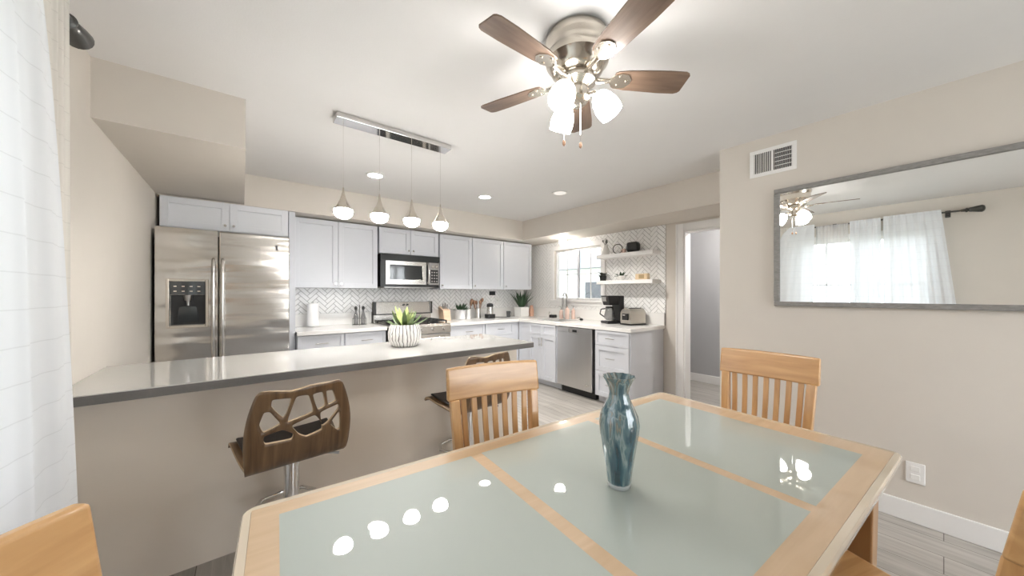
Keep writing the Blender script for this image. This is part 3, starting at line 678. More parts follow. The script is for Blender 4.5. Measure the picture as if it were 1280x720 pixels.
# sink-side things
t = thing('soap_pump', 'dark sponge caddy with a small pump left of the faucet', 'soap pump', (3.91, 3.88, .912))
bx(-.05, .04, -.05, .05, 0, .05).build('caddy', 'black', t, bevel=.015, seg=3)
MB().tube([(0, .075, 0), (0, .075, .07), (0, .075, .09), (-.03, .075, .095)], [.014, .013, .005, .004], 8).build('pump', 'chrome', t, smooth=True)
def bottle(label, x, y, h, r):
    t = thing('soap_bottle', label, 'bottle', (x, y, .912))
    MB().lathe([(r, 0), (r, h * .75), (r * .9, h * .82), (r * .35, h * .88), (r * .35, h)], seg=18).build('bottle', 'copper_glass', t, smooth=True)
    MB().tube([(0, 0, h), (0, 0, h + .03), (-.035, 0, h + .036)], [.006, .005, .005], 8).build('pump_head', 'steel_dark', t, smooth=True)
bottle('pink amber soap bottle left of the faucet base', 3.83, 3.63, .15, .030)
bottle('tall rose-coloured soap bottle right of the faucet base', 3.86, 3.535, .19, .032)
bottle('slim rose-coloured soap bottle, furthest right by the sink', 3.93, 3.475, .17, .028)
t = thing('dish_brush', 'small dark dish brush on the counter right of the sink', 'brush', (3.86, 3.26, .912))
MB().lathe([(.025, 0), (.028, .018), (.012, .03)], seg=16).build('bristle_head', 'black', t, smooth=True)
MB().tube([(0, 0, .026), (.02, .05, .036), (.03, .11, .02)], .006, 8).build('handle', 'bronze', t, smooth=True)
# coffee maker
t = thing('coffee_maker', 'black drip coffee maker with glass carafe beside the toaster', 'coffee maker', (3.80, 2.68, .912), R(-112))
bx(-.09, .09, -.13, .11, 0, .035).build('base', 'black', t, bevel=.01)
MB().lathe([(.062, 0), (.062, .006), (.01, .008)], (0, -.05, .035), 20).build('hot_plate', 'steel', t, smooth=True)
bx(-.09, .09, .04, .11, .035, .36).build('tower', 'black', t, bevel=.01)
MB().hexa([(-.07, -.10, .235), (.07, -.10, .235), (.07, .04, .235), (-.07, .04, .235), (-.09, -.13, .36), (.09, -.13, .36), (.09, .04, .36), (-.09, .04, .36)]).build('brew_basket', 'black', t, bevel=.006)
bx(-.05, .05, -.1335, -.118, .285, .345).build('front_panel', 'steel', t, bevel=.002)
o = MB().lathe([(.045, 0), (.066, .02), (.07, .06), (.055, .12), (.045, .14), (.05, .152)], (0, -.05, .045), 26).build('carafe', 'carafe', t, smooth=True)
MB().lathe([(.052, 0), (.05, .02), (.01, .026)], (0, -.05, .198), 20).build('carafe_lid', 'black', o, smooth=True)
MB().tube([(-.05, -.08, .19), (-.10, -.115, .18), (-.11, -.125, .12), (-.065, -.08, .075)], .009, 8).build('carafe_handle', 'black', o, smooth=True)
# toaster
t = thing('toaster', 'rounded champagne steel two-slice toaster nearest the counter end', 'toaster', (3.82, 2.40, .914), R(-8))
prof = [(-.085, .0), (.085, 0)] + [(.085, .10)] + [(.085 * cos(a), .12 + .07 * sin(a)) for a in [pi * k / 14 for k in range(1, 14)]] + [(-.085, .10)]
MB().prism([(p[0], p[1] + .015) for p in prof], lambda u, v: (-.135, u, v), lambda u, v: (.135, u, v)).build('shell', 'toaster', t, bevel=.008, seg=3)
bx(-.137, .137, -.087, .087, 0, .015).build('base', 'black', t, bevel=.004)
MB().box(-.105, .105, -.035, -.012, .198, .206).box(-.105, .105, .012, .035, .198, .206).build('bread_slots', 'black', t)
bx(-.150, -.136, -.045, .045, .06, .14).build('lever_panel', 'black', t, bevel=.004)
bx(-.170, -.150, -.02, .02, .115, .13).build('lever', 'steel', t, bevel=.004)
# shelf things
t = thing('vase', 'white pitcher vase with dried flowers at the window end of the upper shelf', 'vase', (3.94, 2.90, SU + .001))
MB().lathe([(.04, 0), (.055, .03), (.05, .08), (.03, .12), (.03, .135), (.034, .14), (.02, .14)], seg=24).build('vase', 'white', t, smooth=True)
rd = random.Random(5); m_ = MB()
for k in range(9):
    a = k * 2.1; e = (cos(a) * .035 * rd.uniform(.3, 1), sin(a) * .035, .17 + rd.uniform(0, .035)); m_.tube([(0, 0, .13), e], .0015, 5); m_.ball(e, .010, seg=8)
m_.build('flowers', 'greyleaf', t, smooth=True)
t = thing('ring_ornament', 'dark hoop ornament beside the black box on the upper shelf', 'ornament', (3.94, 2.705, SU + .001), R(20))
MB().tube([(0, .062 * cos(a), .068 + .062 * sin(a)) for a in [2 * pi * k / 32 for k in range(33)]], .006, 8).build('hoop', 'bronze', t, smooth=True)
bx(-.02, .02, -.03, .03, 0, .008).build('foot', 'bronze', t)
t = thing('cup', 'small pinkish cup tucked between hoop and black box', 'cup', (3.93, 2.60, SU + .001))
MB().lathe([(.022, 0), (.03, .055), (.027, .055), (.02, .008), (.004, .008)], seg=20).build('cup', 'copper_glass', t, smooth=True)
MB().tube([(0, .028, .012), (0, .048, .02), (0, .048, .042), (0, .029, .047)], .004, 8).build('handle', 'copper_glass', t, smooth=True)
t = thing('speaker', 'rounded black box, largest thing on the upper shelf', 'speaker', (3.94, 2.475, SU + .001))
MB().box(-.055, .055, -.085, .085, 0.006, .135).build('case', 'black', t, bevel=.042, seg=5)
bx(-.05, .05, -.075, .075, 0, .008).build('base', 'iron', t)
MB().tube([(0, .083, .05), (0, .10, .055), (0, .10, .085), (0, .083, .09)], .006, 8).build('handle', 'iron', t, smooth=True)
t = thing('potted_plant', 'small round-leaved plant in dark pot at window end of lower shelf', 'plant', (3.94, 2.94, SL + .001))
MB().hexa([(-.03, -.03, 0), (.03, -.03, 0), (.03, .03, 0), (-.03, .03, 0), (-.036, -.036, .07), (.036, -.036, .07), (.036, .036, .07), (-.036, .036, .07)]).build('pot', 'iron', t, bevel=.004)
foliage(13, .095, .05, .01, .068, (.5, 1.5), -1.6, 'greyleaf', t, 21)
t = thing('bowl_plant', 'dark trailing plant in a white bowl on the lower shelf', 'plant', (3.94, 2.66, SL + .001))
MB().lathe([(.03, 0), (.055, .025), (.065, .06), (.06, .06), (.05, .03), (.005, .02)], seg=26).build('bowl', 'white', t, smooth=True)
foliage(16, .085, .028, .015, .045, (.2, 1.2), -.5, 'dkgreen', t, 31)
t = thing('clock', 'small pale wooden block with tan face on the lower shelf', 'clock', (3.94, 2.345, SL + .001))
bx(-.03, .03, -.085, .085, 0, .075).build('case', 'brass', t, bevel=.010, seg=3)
bx(-.033, -.029, -.04, .03, .014, .062).build('face', mat('tan_face', (.40, .29, .16), .5), t)

# ------------------------------------------------------------------ dining table
t = thing('dining_table', 'long maple dining table topped with frosted glass panels', 'table', (0, 1.11, 0), R(-3.8))
TL, TW, zt = 1.85, .905, .75
def rr(x0, x1, y0, y1, r, n=6):
    P = []
    for cx, cy, a0 in ((x1 - r, y1 - r, 0), (x0 + r, y1 - r, 90), (x0 + r, y0 + r, 180), (x1 - r, y0 + r, 270)):
        for k in range(n + 1): a = R(a0 + 90 * k / n); P.append((cx + r * cos(a), cy + r * sin(a)))
    return P
def ring(mb, outer, inner, z0, z1):
    n = len(outer); A = [[mb.b.verts.new((*p, z)) for p in q] for q in (outer, inner) for z in (z0, z1)]
    for k in range(n):
        j = (k + 1) % n; mb.b.faces.new((A[0][k], A[0][j], A[1][j], A[1][k])); mb.b.faces.new((A[2][j], A[2][k], A[3][k], A[3][j]))
        mb.b.faces.new((A[1][k], A[1][j], A[3][j], A[3][k])); mb.b.faces.new((A[0][j], A[0][k], A[2][k], A[2][j]))
m_ = MB(); L4 = [(rr(.020, TL - .020, -TW + .020, -.020, .0005), zt - .0005), (rr(.004, TL - .004, -TW + .004, -.004, .031), zt), (rr(.0, TL, -TW, 0, .035), zt - .005), (rr(.0, TL, -TW, 0, .035), zt - .018),
      (rr(.004, TL - .004, -TW + .004, -.004, .031), zt - .024), (rr(.020, TL - .020, -TW + .020, -.020, .0005), zt - .026)]
V_ = [[m_.b.verts.new((*p, z)) for p in q] for q, z in L4]
for A_, B_ in zip(V_, V_[1:] + V_[:1]):
    for k in range(len(A_)): m_.b.faces.new((A_[k], A_[(k + 1) % len(A_)], B_[(k + 1) % len(A_)], B_[k]))
m_.build('glass_rim', 'glass_edge', t, smooth=True)
m_ = MB(); a, b = .0205, .080
ix0, ix1, iy0, iy1 = .078, 1.725, -.825, -.075
m_.box(a, ix0, -TW + a, -a, zt - .04, zt - .0005).box(ix1, TL - a, -TW + a, -a, zt - .04, zt - .0005)
m_.box(ix0, ix1, iy1, -a, zt - .04, zt - .0005).box(ix0, ix1, -TW + a, iy0, zt - .04, zt - .0005)
m_.build('top_frame', 'table_wood', t)
cut = [ix0, .615, .655, 1.185, 1.225, ix1]
for k in (1, 3):
    o = bx(cut[k], cut[k + 1], iy0, iy1, zt - .03, zt - .0008).build('cross_rail', 'table_wood', t)
for k in (0, 2, 4): bx(cut[k], cut[k + 1], iy0, iy1, zt - .012, zt - .0006).build('frosted_panel', 'frost', t)
m_ = MB(); m_.box(.10, TL - .10, -.10, -.075, zt - .115, zt - .04).box(.10, TL - .10, -TW + .075, -TW + .10, zt - .115, zt - .04).box(.075, .10, -TW + .075, -.075, zt - .115, zt - .04).box(TL - .10, TL - .075, -TW + .075, -.075, zt - .115, zt - .04)
m_.build('apron', 'leg_wood', t)
for (lx, ly) in ((.12, -.05), (TL - .14, -.05), (.12, -TW + .14), (TL - .14, -TW + .14)):
    MB().hexa([(lx + .012, ly - .078, 0), (lx + .078, ly - .078, 0), (lx + .078, ly - .012, 0), (lx + .012, ly - .012, 0), (lx, ly - .09, zt - .041), (lx + .09, ly - .09, zt - .041), (lx + .09, ly, zt - .041), (lx, ly, zt - .041)]).build('leg', 'leg_wood', t, bevel=.006)

# vase on the table
t = thing('glass_vase', 'tall teal swirled art glass vase standing on the dining table', 'vase', (.848, .578, .7505))
prof = [(.030, .012), (.033, .016), (.037, .05), (.045, .10), (.054, .155), (.0565, .18), (.052, .205), (.038, .235), (.029, .255), (.0265, .268), (.029, .283), (.036, .300), (.044, .314),
        (.041, .314), (.034, .300), (.0265, .283), (.024, .268), (.027, .250), (.036, .232), (.049, .205), (.053, .18), (.050, .155), (.041, .10), (.033, .05), (.01, .03)]
MB().lathe(prof, seg=72, mod=lambda r, z, a: r * (1 + (.05 * max(0, min(1, (z - .27) / .04)) + .012) * cos(12 * a + 6 * z))).build('body', 'vase', t, smooth=True)
MB().lathe([(.030, 0), (.033, .004), (.033, .010), (.028, .014)], seg=40).build('foot', 'clear_base', t, smooth=True)

# ------------------------------------------------------------------ dining chairs (face local +Y)
def make_chair(label, loc, rz):
    t = thing('dining_chair', label, 'chair', loc, rz, 'dining chairs round the table')
    w = .215
    def yb(z): return -.195 - max(0, (z - .45)) * .145 - max(0, (.45 - z)) * .10   # raked back leg line
    for s in (-1, 1):
        m = MB(); n = 10
        rows = []
        for i in range(n + 1):
            z = .856 * i / n; y = yb(z); hw = .019; dd = .017 + .006 * (1 - abs(z - .45) / .55)
            x = s * (w - .02) * (.86 + .14 * min(1, max(0, (z - .40) / .58)))
            rows.append([m.b.verts.new((x + a, y + b, z)) for a, b in ((-hw, -dd), (hw, -dd), (hw, dd), (-hw, dd))])
        for a, b in zip(rows, rows[1:]):
            for k in range(4): m.b.faces.new((a[k], a[(k + 1) % 4], b[(k + 1) % 4], b[k]))
        m.b.faces.new(rows[0][::-1]); m.b.faces.new(rows[-1])
        m.build('back_leg', 'honey_v', t, bevel=.005, smooth=True)
    # curved crest rail
    m = MB(); n = 14; rows = []
    for i in range(n + 1):
        u = i / n * 2 - 1; x = u * (w + .004); bow = -.014 * (1 - u * u)
        z0 = .852; z1 = .988 - .004 * abs(u) ** 3
        rows.append([m.b.verts.new(p) for p in ((x, yb(z0) + bow - .017, z0), (x, yb(z0) + bow + .017, z0), (x, yb(z1) + bow + .014, z1), (x, yb(z1) + bow - .012, z1))])
    for a, b in zip(rows, rows[1:]):
        for k in range(4): m.b.faces.new((a[k], a[(k + 1) % 4], b[(k + 1) % 4], b[k]))
    m.b.faces.new(rows[0][::-1]); m.b.faces.new(rows[-1])
    m.build('crest_rail', 'honey', t, bevel=.008, seg=3, smooth=True)
    bx(-w * .88 + .03, w * .88 - .03, yb(.50) - .010, yb(.50) + .012, .475, .52).build('lower_rail', 'honey', t, bevel=.004)
    for k in range(7):
        u = (k - 3) / 3.85; x = u * (w - .02); bow = -.014 * (1 - u * u)
        m = MB(); rows = []
        for i in range(7):
            z = .50 + .36 * i / 6; x = u * (w - .02) * (.86 + .14 * (z - .40) / .58); q = bow * (i / 6) - .010 * sin(pi * i / 6)
            rows.append([m.b.verts.new((x + a, yb(z) + q + b, z)) for a, b in ((-.0115, -.007), (.0115, -.007), (.0115, .007), (-.0115, .007))])
        for a, b in zip(rows, rows[1:]):
            for j in range(4): m.b.faces.new((a[j], a[(j + 1) % 4], b[(j + 1) % 4], b[j]))
        m.b.faces.new(rows[0][::-1]); m.b.faces.new(rows[-1])
        m.build('slat', 'honey_v', t, bevel=.002)
    m = MB(); m.hexa([(-.20, -.20, .435), (.20, -.20, .435), (.22, .21, .435), (-.22, .21, .435), (-.20, -.20, .465), (.20, -.20, .465), (.22, .21, .465), (-.22, .21, .465)])
    m.build('seat', 'honey', t, bevel=.010, seg=3)
    m = MB(); m.box(-.19, .19, .17, .19, .375, .435).box(-.175, -.155, -.17, .17, .375, .435).box(.155, .175, -.17, .17, .375, .435)
    m.build('seat_rail', 'honey', t)
    for s in (-1, 1):
        x = s * .185
        MB().hexa([(x - .014, .165, 0), (x + .014, .165, 0), (x + .014, .193, 0), (x - .014, .193, 0), (x - .02, .155, .434), (x + .02, .155, .434), (x + .02, .195, .434), (x - .02, .195, .434)]).build('front_leg', 'honey_v', t, bevel=.004)
    return t
make_chair('maple slat-back chair on the far long side of the table, in front of the bar', (.832, .985, 0), R(168.6))
make_chair('maple slat-back chair at the table end beneath the mirror', (1.935, .589, 0), R(90))
make_chair('maple chair beside the curtain, only its top rail in view', (-.1037, .4757, 0), R(-127))
make_chair('maple chair cut off at the right edge by the mirror wall', (1.29, .095, 0), R(-19))

# ------------------------------------------------------------------ bar stools (sitter faces +Y)
def make_stool(label, x, y, rz, cuts=True, lift=0):
    t = thing('bar_stool', label, 'bar stool', (x, y, 0), rz, 'bentwood stools at the bar')
    hw = .20; zs = .585
    # one sheet of bent ply: profile from front lip, along the seat, round the bend and up the back
    prof = [(.335, .572), (.326, .588), (.30, .594), (.22, .580), (.10, .561), (.045, .553), (.012, .556), (-.012, .575), (-.026, .605), (-.036, .65), (-.044, .70), (-.049, .765), (-.052, .825), (-.056, .880), (-.062, .905)]
    prof = [(a, b + lift) for a, b in prof]
    cum = [0]
    for p, q in zip(prof, prof[1:]): cum.append(cum[-1] + math.dist(p, q))
    Lp = cum[-1]
    def at(s):
        s = max(0, min(Lp, s))
        for i in range(len(prof) - 1):
            if s <= cum[i + 1] + 1e-9:
                q = (s - cum[i]) / (cum[i + 1] - cum[i]); return (prof[i][0] + (prof[i + 1][0] - prof[i][0]) * q, prof[i][1] + (prof[i + 1][1] - prof[i][1]) * q)
        return prof[-1]
    sb = cum[8]  # start of upright back
    def half(s):
        k = s / Lp
        base = hw * (.93 + .07 * sin(pi * min(1, max(0, (s - cum[5]) / (Lp - cum[5])))))
        if s < cum[5]: base += .035 * (1 - s / cum[5]) ** .7
        top = Lp - s
        if top < .02: base -= .010 * (1 - top / .02) ** 2
        if s > cum[10]: base -= .030 * ((s - cum[10]) / (Lp - cum[10])) ** 2
        return base
    # openings of the web back, traced as (x, y) on a flat elevation 605 wide
    raw = [[(240,170),(352,152),(335,225),(318,258),(245,205)], [(385,145),(462,135),(490,222),(350,278),(352,255)], [(492,128),(562,112),(568,185),(520,210)],
           [(588,105),(636,100),(645,155),(588,180)], [(210,240),(240,235),(305,290),(222,338),(197,300)], [(228,362),(318,325),(375,345),(370,375),(235,403)],
           [(372,300),(500,242),(538,285),(542,320),(455,358),(415,345)], [(535,225),(652,178),(652,200),(590,268),(550,298)], [(657,215),(660,310),(645,318),(600,290),(612,265)]]
    def z_at(px, py):
        yt = 135 - (px - 165) * .180; yb_ = 603 - (px - 140) * .287
        return lift + .553 + .352 * (1 - (py - yt) / (yb_ - yt))
    def s_of_z(z):
        for i in range(6, len(prof) - 1):
            if prof[i][1] <= z <= prof[i + 1][1]:
                return cum[i] + (z - prof[i][1]) / (prof[i + 1][1] - prof[i][1]) * (cum[i + 1] - cum[i])
        return Lp
    holes = []
    for P in raw:
        gx, gy = sum(p[0] for p in P) / len(P), sum(p[1] for p in P) / len(P)
        Q = [(((gx + (px - gx) * 1.09 - 125) / 605 * 2 - 1), s_of_z(z_at(gx + (px - gx) * 1.09, gy + (py - gy) * 1.09))) for px, py in P]
        for _ in range(3):
            n_ = len(Q); Q2 = []
            for i in range(n_):
                a, b = Q[i], Q[(i + 1) % n_]; c1 = .11 if _ == 0 else .25
                Q2 += [(a[0] + (b[0] - a[0]) * c1, a[1] + (b[1] - a[1]) * c1), (a[0] + (b[0] - a[0]) * (1 - c1), a[1] + (b[1] - a[1]) * (1 - c1))]
            Q = Q2
        holes.append(Q)
    th = .013
    def inside(px, py, P):
        c_ = False; n = len(P)
        for i in range(n):
            x1, y1 = P[i]; x2, y2 = P[(i + 1) % n]
            if (y1 > py) != (y2 > py) and px < (x2 - x1) * (py - y1) / (y2 - y1) + x1: c_ = not c_
        return c_
    def near(u, s_, P): return min(math.hypot((u - a[0]) * hw, s_ - a[1]) for a in P) < .004
    pts = []; edges = []
    NU, NV = 30, 54
    rim_ = [(i / NU * 2 - 1, 0) for i in range(NU)] + [(1, Lp * j / NV) for j in range(NV)] + [(1 - i / NU * 2, Lp) for i in range(NU)] + [(-1, Lp * (1 - j / NV)) for j in range(NV)]
    for loop in [rim_] + (holes if cuts else []):
        k0 = len(pts); n_ = len(loop)
        for p in loop: pts.append(Vector((p[0] * hw, p[1])))
        edges += [(k0 + i, k0 + (i + 1) % n_) for i in range(n_)]
    for j in range(1, NV):
        for i in range(1, NU):
            u, s_ = i / NU * 2 - 1, Lp * j / NV
            if cuts and any(inside(u, s_, P) or near(u, s_, P) for P in holes): continue
            pts.append(Vector((u * hw, s_)))
    from mathutils.geometry import delaunay_2d_cdt
    V2, E2, F2, _a, _b, _c = delaunay_2d_cdt(pts, edges, [], 0, 1e-6)
    bm = bmesh.new(); bv = []
    for p in V2:
        u, ss = p.x / hw, p.y
        y, z = at(ss); z += .006 * (u * u) * (1 if ss < cum[6] else 0)
        y += -.022 * (1 - u * u) * max(0, (ss - cum[7]) / (Lp - cum[7]))
        if ss > Lp * .93: z -= .012 * max(0, 1 - abs(2 * (u + .30))) * (ss / Lp - .93) / .07
        bv.append(bm.verts.new((u * half(ss), y, z)))
    for f in F2:
        cu = sum(V2[k].x for k in f) / len(f) / hw; cs_ = sum(V2[k].y for k in f) / len(f)
        if cuts and any(inside(cu, cs_, P) for P in holes): continue
        try: bm.faces.new([bv[k] for k in f])
        except ValueError: pass
    bmesh.ops.recalc_face_normals(bm, faces=bm.faces)
    bmesh.ops.delete(bm, geom=[v for v in bm.verts if not v.link_faces], context='VERTS')
    me = bpy.data.meshes.new('bentwood_shell'); bm.to_mesh(me); bm.free()
    me.materials.append(M['walnut']); me.materials.append(M['walnut_edge'])
    for p in me.polygons: p.use_smooth = True
    o = bpy.data.objects.new('bentwood_shell', me); C.objects.link(o); o.parent = t
    q = o.modifiers.new('solid', 'SOLIDIFY'); q.thickness = th; q.offset = 0; q.material_offset_rim = 1; q.use_even_offset = False
    # seat pad
    m = MB(); rows = []
    for k in range(15):
        s = cum[6] * .12 + (cum[6] * 1.0 - cum[6] * .12) * k / 14; y, z = at(s); hwid = half(s) - .022
        rows.append((y, z, hwid))
    V = []
    for (y, z, a) in rows:
        V.append([m.b.verts.new((a * (i / 8 * 2 - 1), y, z + .008 + .010 * ((i / 8 * 2 - 1) ** 2) + dz)) for dz in (0, .013) for i in range(9)])
    for a, b in zip(V, V[1:]):
        for i in range(8): m.b.faces.new((a[i], a[i + 1], b[i + 1], b[i])); m.b.faces.new((a[9 + i + 1], a[9 + i], b[9 + i], b[9 + i + 1]))
        m.b.faces.new((a[0], b[0], b[9], a[9])); m.b.faces.new((a[8], a[17], b[17], b[8]))
    for a, rev in ((V[0], 0), (V[-1], 1)):
        for i in range(8):
            f = (a[i], a[9 + i], a[10 + i], a[i + 1]); m.b.faces.new(f if not rev else f[::-1])
    m.build('seat_pad', 'cushion', t, smooth=True, bevel=.006)
    MB().box(-.075, .075, .08, .23, .535 + lift, .553 + lift).build('mount_plate', 'black', t)
    MB().tube([(0, .15, .50), (0, .15, .536 + lift)], .040, 20).build('gas_lift', 'chrome', t, smooth=True)
    MB().tube([(0, .15, .03), (0, .15, .51)], .032, 24).build('column', 'chrome', t, smooth=True)
    MB().tube([(.02, .15, .525 + lift), (.16, .08, .518 + lift), (.185, .065, .514 + lift)], [.005, .005, .007], 8).build('height_lever', 'steel_dark', t, smooth=True)
    MB().lathe([(.205, 0), (.205, .008), (.12, .018), (.045, .034), (.034, .05)], (0, .15, 0), 48).build('base', 'chrome', t, smooth=True)
    m = MB(); m.tube([(.034, .15, .26), (.09, .20, .26), (.13, .29, .26), (.09, .36, .26), (0, .385, .26), (-.09, .36, .26), (-.13, .29, .26), (-.09, .20, .26), (-.034, .15, .26)], .010, 10)
    m.build('footrest', 'chrome', t, smooth=True)
    return t
make_stool('walnut bentwood bar stool with cut-out web back, standing clear of the chairs', .198, 1.775, R(5))
make_stool('walnut bentwood bar stool half hidden behind the far-side dining chair', 1.19, 1.80, R(5), lift=.022)

# ------------------------------------------------------------------ mirror, vent, outlet
t = thing('wall_mirror', 'long wall mirror with grey weathered frame reflecting the curtains', 'mirror', (XM - .0005, -.08, 1.625))
y0, y1, z0, z1 = -.83, .83, -.412, .412
fw = .031
m_ = MB(); m_.box(-.03, 0, y0, y1, z0, z0 + fw).box(-.03, 0, y0, y1, z1 - fw, z1).box(-.03, 0, y0, y0 + fw, z0 + fw, z1 - fw).box(-.03, 0, y1 - fw, y1, z0 + fw, z1 - fw)
m_.build('frame', 'mirror_frame', t, bevel=.004)
bx(-.016, -.001, y0 + fw, y1 - fw, z0 + fw, z1 - fw).build('glass', 'mirror', t)
t = thing('air_vent', 'white two-panel air register on the wall above the mirror', 'vent', (XM - .0005, .765, 2.258))
m_ = MB(); w2, h2 = .138, .098
m_.box(-.008, 0, -w2, w2, -h2, -h2 + .026).box(-.008, 0, -w2, w2, h2 - .026, h2).box(-.008, 0, -w2, -w2 + .026, -h2 + .026, h2 - .026).box(-.008, 0, w2 - .026, w2, -h2 + .026, h2 - .026).box(-.008, 0, -.007, .007, -h2 + .026, h2 - .026)
m_.build('grille_frame', 'trim', t, bevel=.002)
bx(-.0015, 0, -w2 + .026, w2 - .026, -h2 + .026, h2 - .026).build('duct', 'black', t)
for side in (-1, 1):
    m_ = MB()
    for k in range(9):
        y = side * (.012 + .0115 * k + .004)
        th_, sk = (.0011, .005) if side > 0 else (.0011, .001)
        m_.hexa([(-.0078, y - th_ - sk / 2, -h2 + .026), (-.0078, y + th_ - sk / 2, -h2 + .026), (-.002, y + th_ + sk / 2, -h2 + .026), (-.002, y - th_ + sk / 2, -h2 + .026), (-.0078, y - th_ - sk / 2, h2 - .026), (-.0078, y + th_ - sk / 2, h2 - .026), (-.002, y + th_ + sk / 2, h2 - .026), (-.002, y - th_ + sk / 2, h2 - .026)])
    for zz in ((-.045, -.015, .015, .045) if side < 0 else ()): m_.box(-.0045, -.0025, *sorted((side * .012, side * .112)), zz - .002, zz + .002)
    m_.build('louvers', 'trim', t)
t = thing('wall_outlet', 'white wall outlet low on the mirror wall by the table corner', 'outlet', (XM - .0005, .10, .283))
bx(-.007, 0, -.036, .036, -.058, .058).build('plate', 'trim', t, bevel=.003)
MB().box(-.010, -.007, -.017, .017, .008, .038).box(-.010, -.007, -.017, .017, -.038, -.008).build('sockets', 'white', t, bevel=.002)

# ------------------------------------------------------------------ curtains and rod
def curtain(name, label, m, x, f_edge, z0, z1, waves, amp, thick=.0, nu=160, seed=0):
    rd = random.Random(seed); ph = rd.uniform(0, 6)
    mb = MB()
    def fn(u, v):
        z = z1 + (z0 - z1) * v; ya, yb_ = f_edge(v); y = ya + (yb_ - ya) * u
        A = amp * (.75 + .5 * v)
        xx = x if x > -.48 else x + .045 * max(0, 1 - v / .22)   # the heading laps over the rod, the drop falls back towards the wall
        return (xx + A * sin(waves * 2 * pi * u + ph) + .3 * A * sin(waves * 4.7 * pi * u + ph * 2 + v * 2), y, z)
    mb.sheet(fn, nu, 26); o = mb.build(name, m, smooth=True); tag(o, label, 'curtain', 'dining window curtains'); return o
curtain('curtain', 'bright sheer curtain hanging at the left edge, nearest the bar', 'sheer', -.425, lambda v: (1.14 + .03 * v, 1.42 + .42 * v ** .5), .05, 2.28, 3, .007, seed=2)
curtain('curtain', 'gathered cream curtain bunched behind the bright sheer, at the rod end', 'linen', -.450, lambda v: (1.44, 1.785), .05, 2.285, 7, .007, seed=4)
curtain('curtain', 'thin voile panel over the window grid, seen in the mirror', 'sheer_thin', -.497, lambda v: (.80, 1.13), .05, 2.25, 7, .006, seed=6)
curtain('curtain', 'sheer panel beside the voile one, seen in the mirror', 'sheer', -.497, lambda v: (.50, .785), .05, 2.27, 5, .008, seed=8)
curtain('curtain', 'white curtain flaring towards its hem at the right in the mirror', 'sheer', -.497, lambda v: (.02 - .22 * v, .48), .05, 2.28, 7, .008, seed=9)
t = thing('curtain_rod', 'dark bronze curtain rod with fluted end knobs near the ceiling', 'curtain rod', (-.475, .9, 2.245))
MB().tube([(0, -1.05, 0), (0, .97, 0)], .010, 12).build('rod', 'bronze', t, smooth=True)
for s in (-1, 1):
    e = .97 if s > 0 else -1.05
    def ff(y0_, s_=s, e_=e): return (0, e_ + s_ * y0_, 0)
    MB().tube([ff(-.03), ff(0), ff(.006), ff(.012), ff(.022), ff(.03), ff(.05), ff(.09), ff(.115), ff(.13), ff(.136)], [.013, .017, .026, .026, .017, .024, .027, .036, .040, .030, .010], 18).build('finial', 'bronze', t, smooth=True)
for yy in (-.93, .05, .93): MB().box(-.096, -.002, yy - .008, yy + .008, -.022, -.01).box(-.0955, -.09, yy - .02, yy + .02, -.05, .03).build('bracket', 'bronze', t)

# ------------------------------------------------------------------ ceiling fan
FX, FY = 1.173, 1.016
t = thing('ceiling_fan', 'brushed nickel ceiling fan with five wooden blades and three lit shades', 'ceiling fan', (FX, FY, 0))
MB().lathe([(.132, 2.4395), (.140, 2.42), (.140, 2.40), (.131, 2.385), (.131, 2.36), (.138, 2.35), (.138, 2.325), (.124, 2.31), (.112, 2.285), (.095, 2.272), (.06, 2.262)], seg=56).build('motor_housing', 'nickel', t, smooth=True)
MB().lathe([(.075, 2.265), (.082, 2.255), (.082, 2.235), (.066, 2.225), (.05, 2.215), (.055, 2.195), (.055, 2.165), (.04, 2.15), (.01, 2.146)], seg=40).build('light_kit_hub', 'nickel', t, smooth=True)
ZB = 2.262
for k in range(5):
    a = R(38 + 72 * k); mt = Matrix.Rotation(a, 4, 'Z') @ Matrix.Translation((0, 0, ZB)) @ Matrix.Rotation(R(-11), 4, 'X')
    out = []
    for (x, hwid) in ((.165, .036), (.18, .046), (.23, .054), (.40, .062), (.478, .061), (.494, .054), (.501, .044)): out.append((x, hwid))
    poly = [(x, -h_) for x, h_ in out] + [(x, h_) for x, h_ in out[::-1]]
    m_ = MB(); m_.prism(poly, lambda u, v: mt @ Vector((u, v, -.003)), lambda u, v: mt @ Vector((u, v, .003)))
    o = m_.build('blade', 'blade', t, bevel=.001)
    # the grain follows each blade: use its own object space
    for v in o.data.vertices: v.co = Matrix.Rotation(-a, 4, 'Z') @ v.co
    o.rotation_euler = (0, 0, a)
    m_ = MB(); P = [(.095, -.012), (.15, -.012), (.165, -.03), (.19, -.042), (.225, -.036), (.245, -.012), (.245, .012), (.225, .036), (.19, .042), (.165, .03), (.15, .012), (.095, .012)]
    m_.prism(P, lambda u, v: mt @ Vector((u, v, -.0075)), lambda u, v: mt @ Vector((u, v, -.0032)))
    for (sx, sy) in ((.19, -.024), (.19, .024), (.225, 0)):
        m_.lathe([(.006, -.0105), (.006, -.0075)], seg=10, mtx=mt @ Matrix.Translation((sx, sy, 0)))
    m_.tube([mt @ Vector(q) for q in ((.06, 0, -.006), (.10, 0, -.014), (.15, 0, -.008))], [.012, .010, .008], 8)
    m_.build('blade_iron', 'nickel', t, smooth=True)
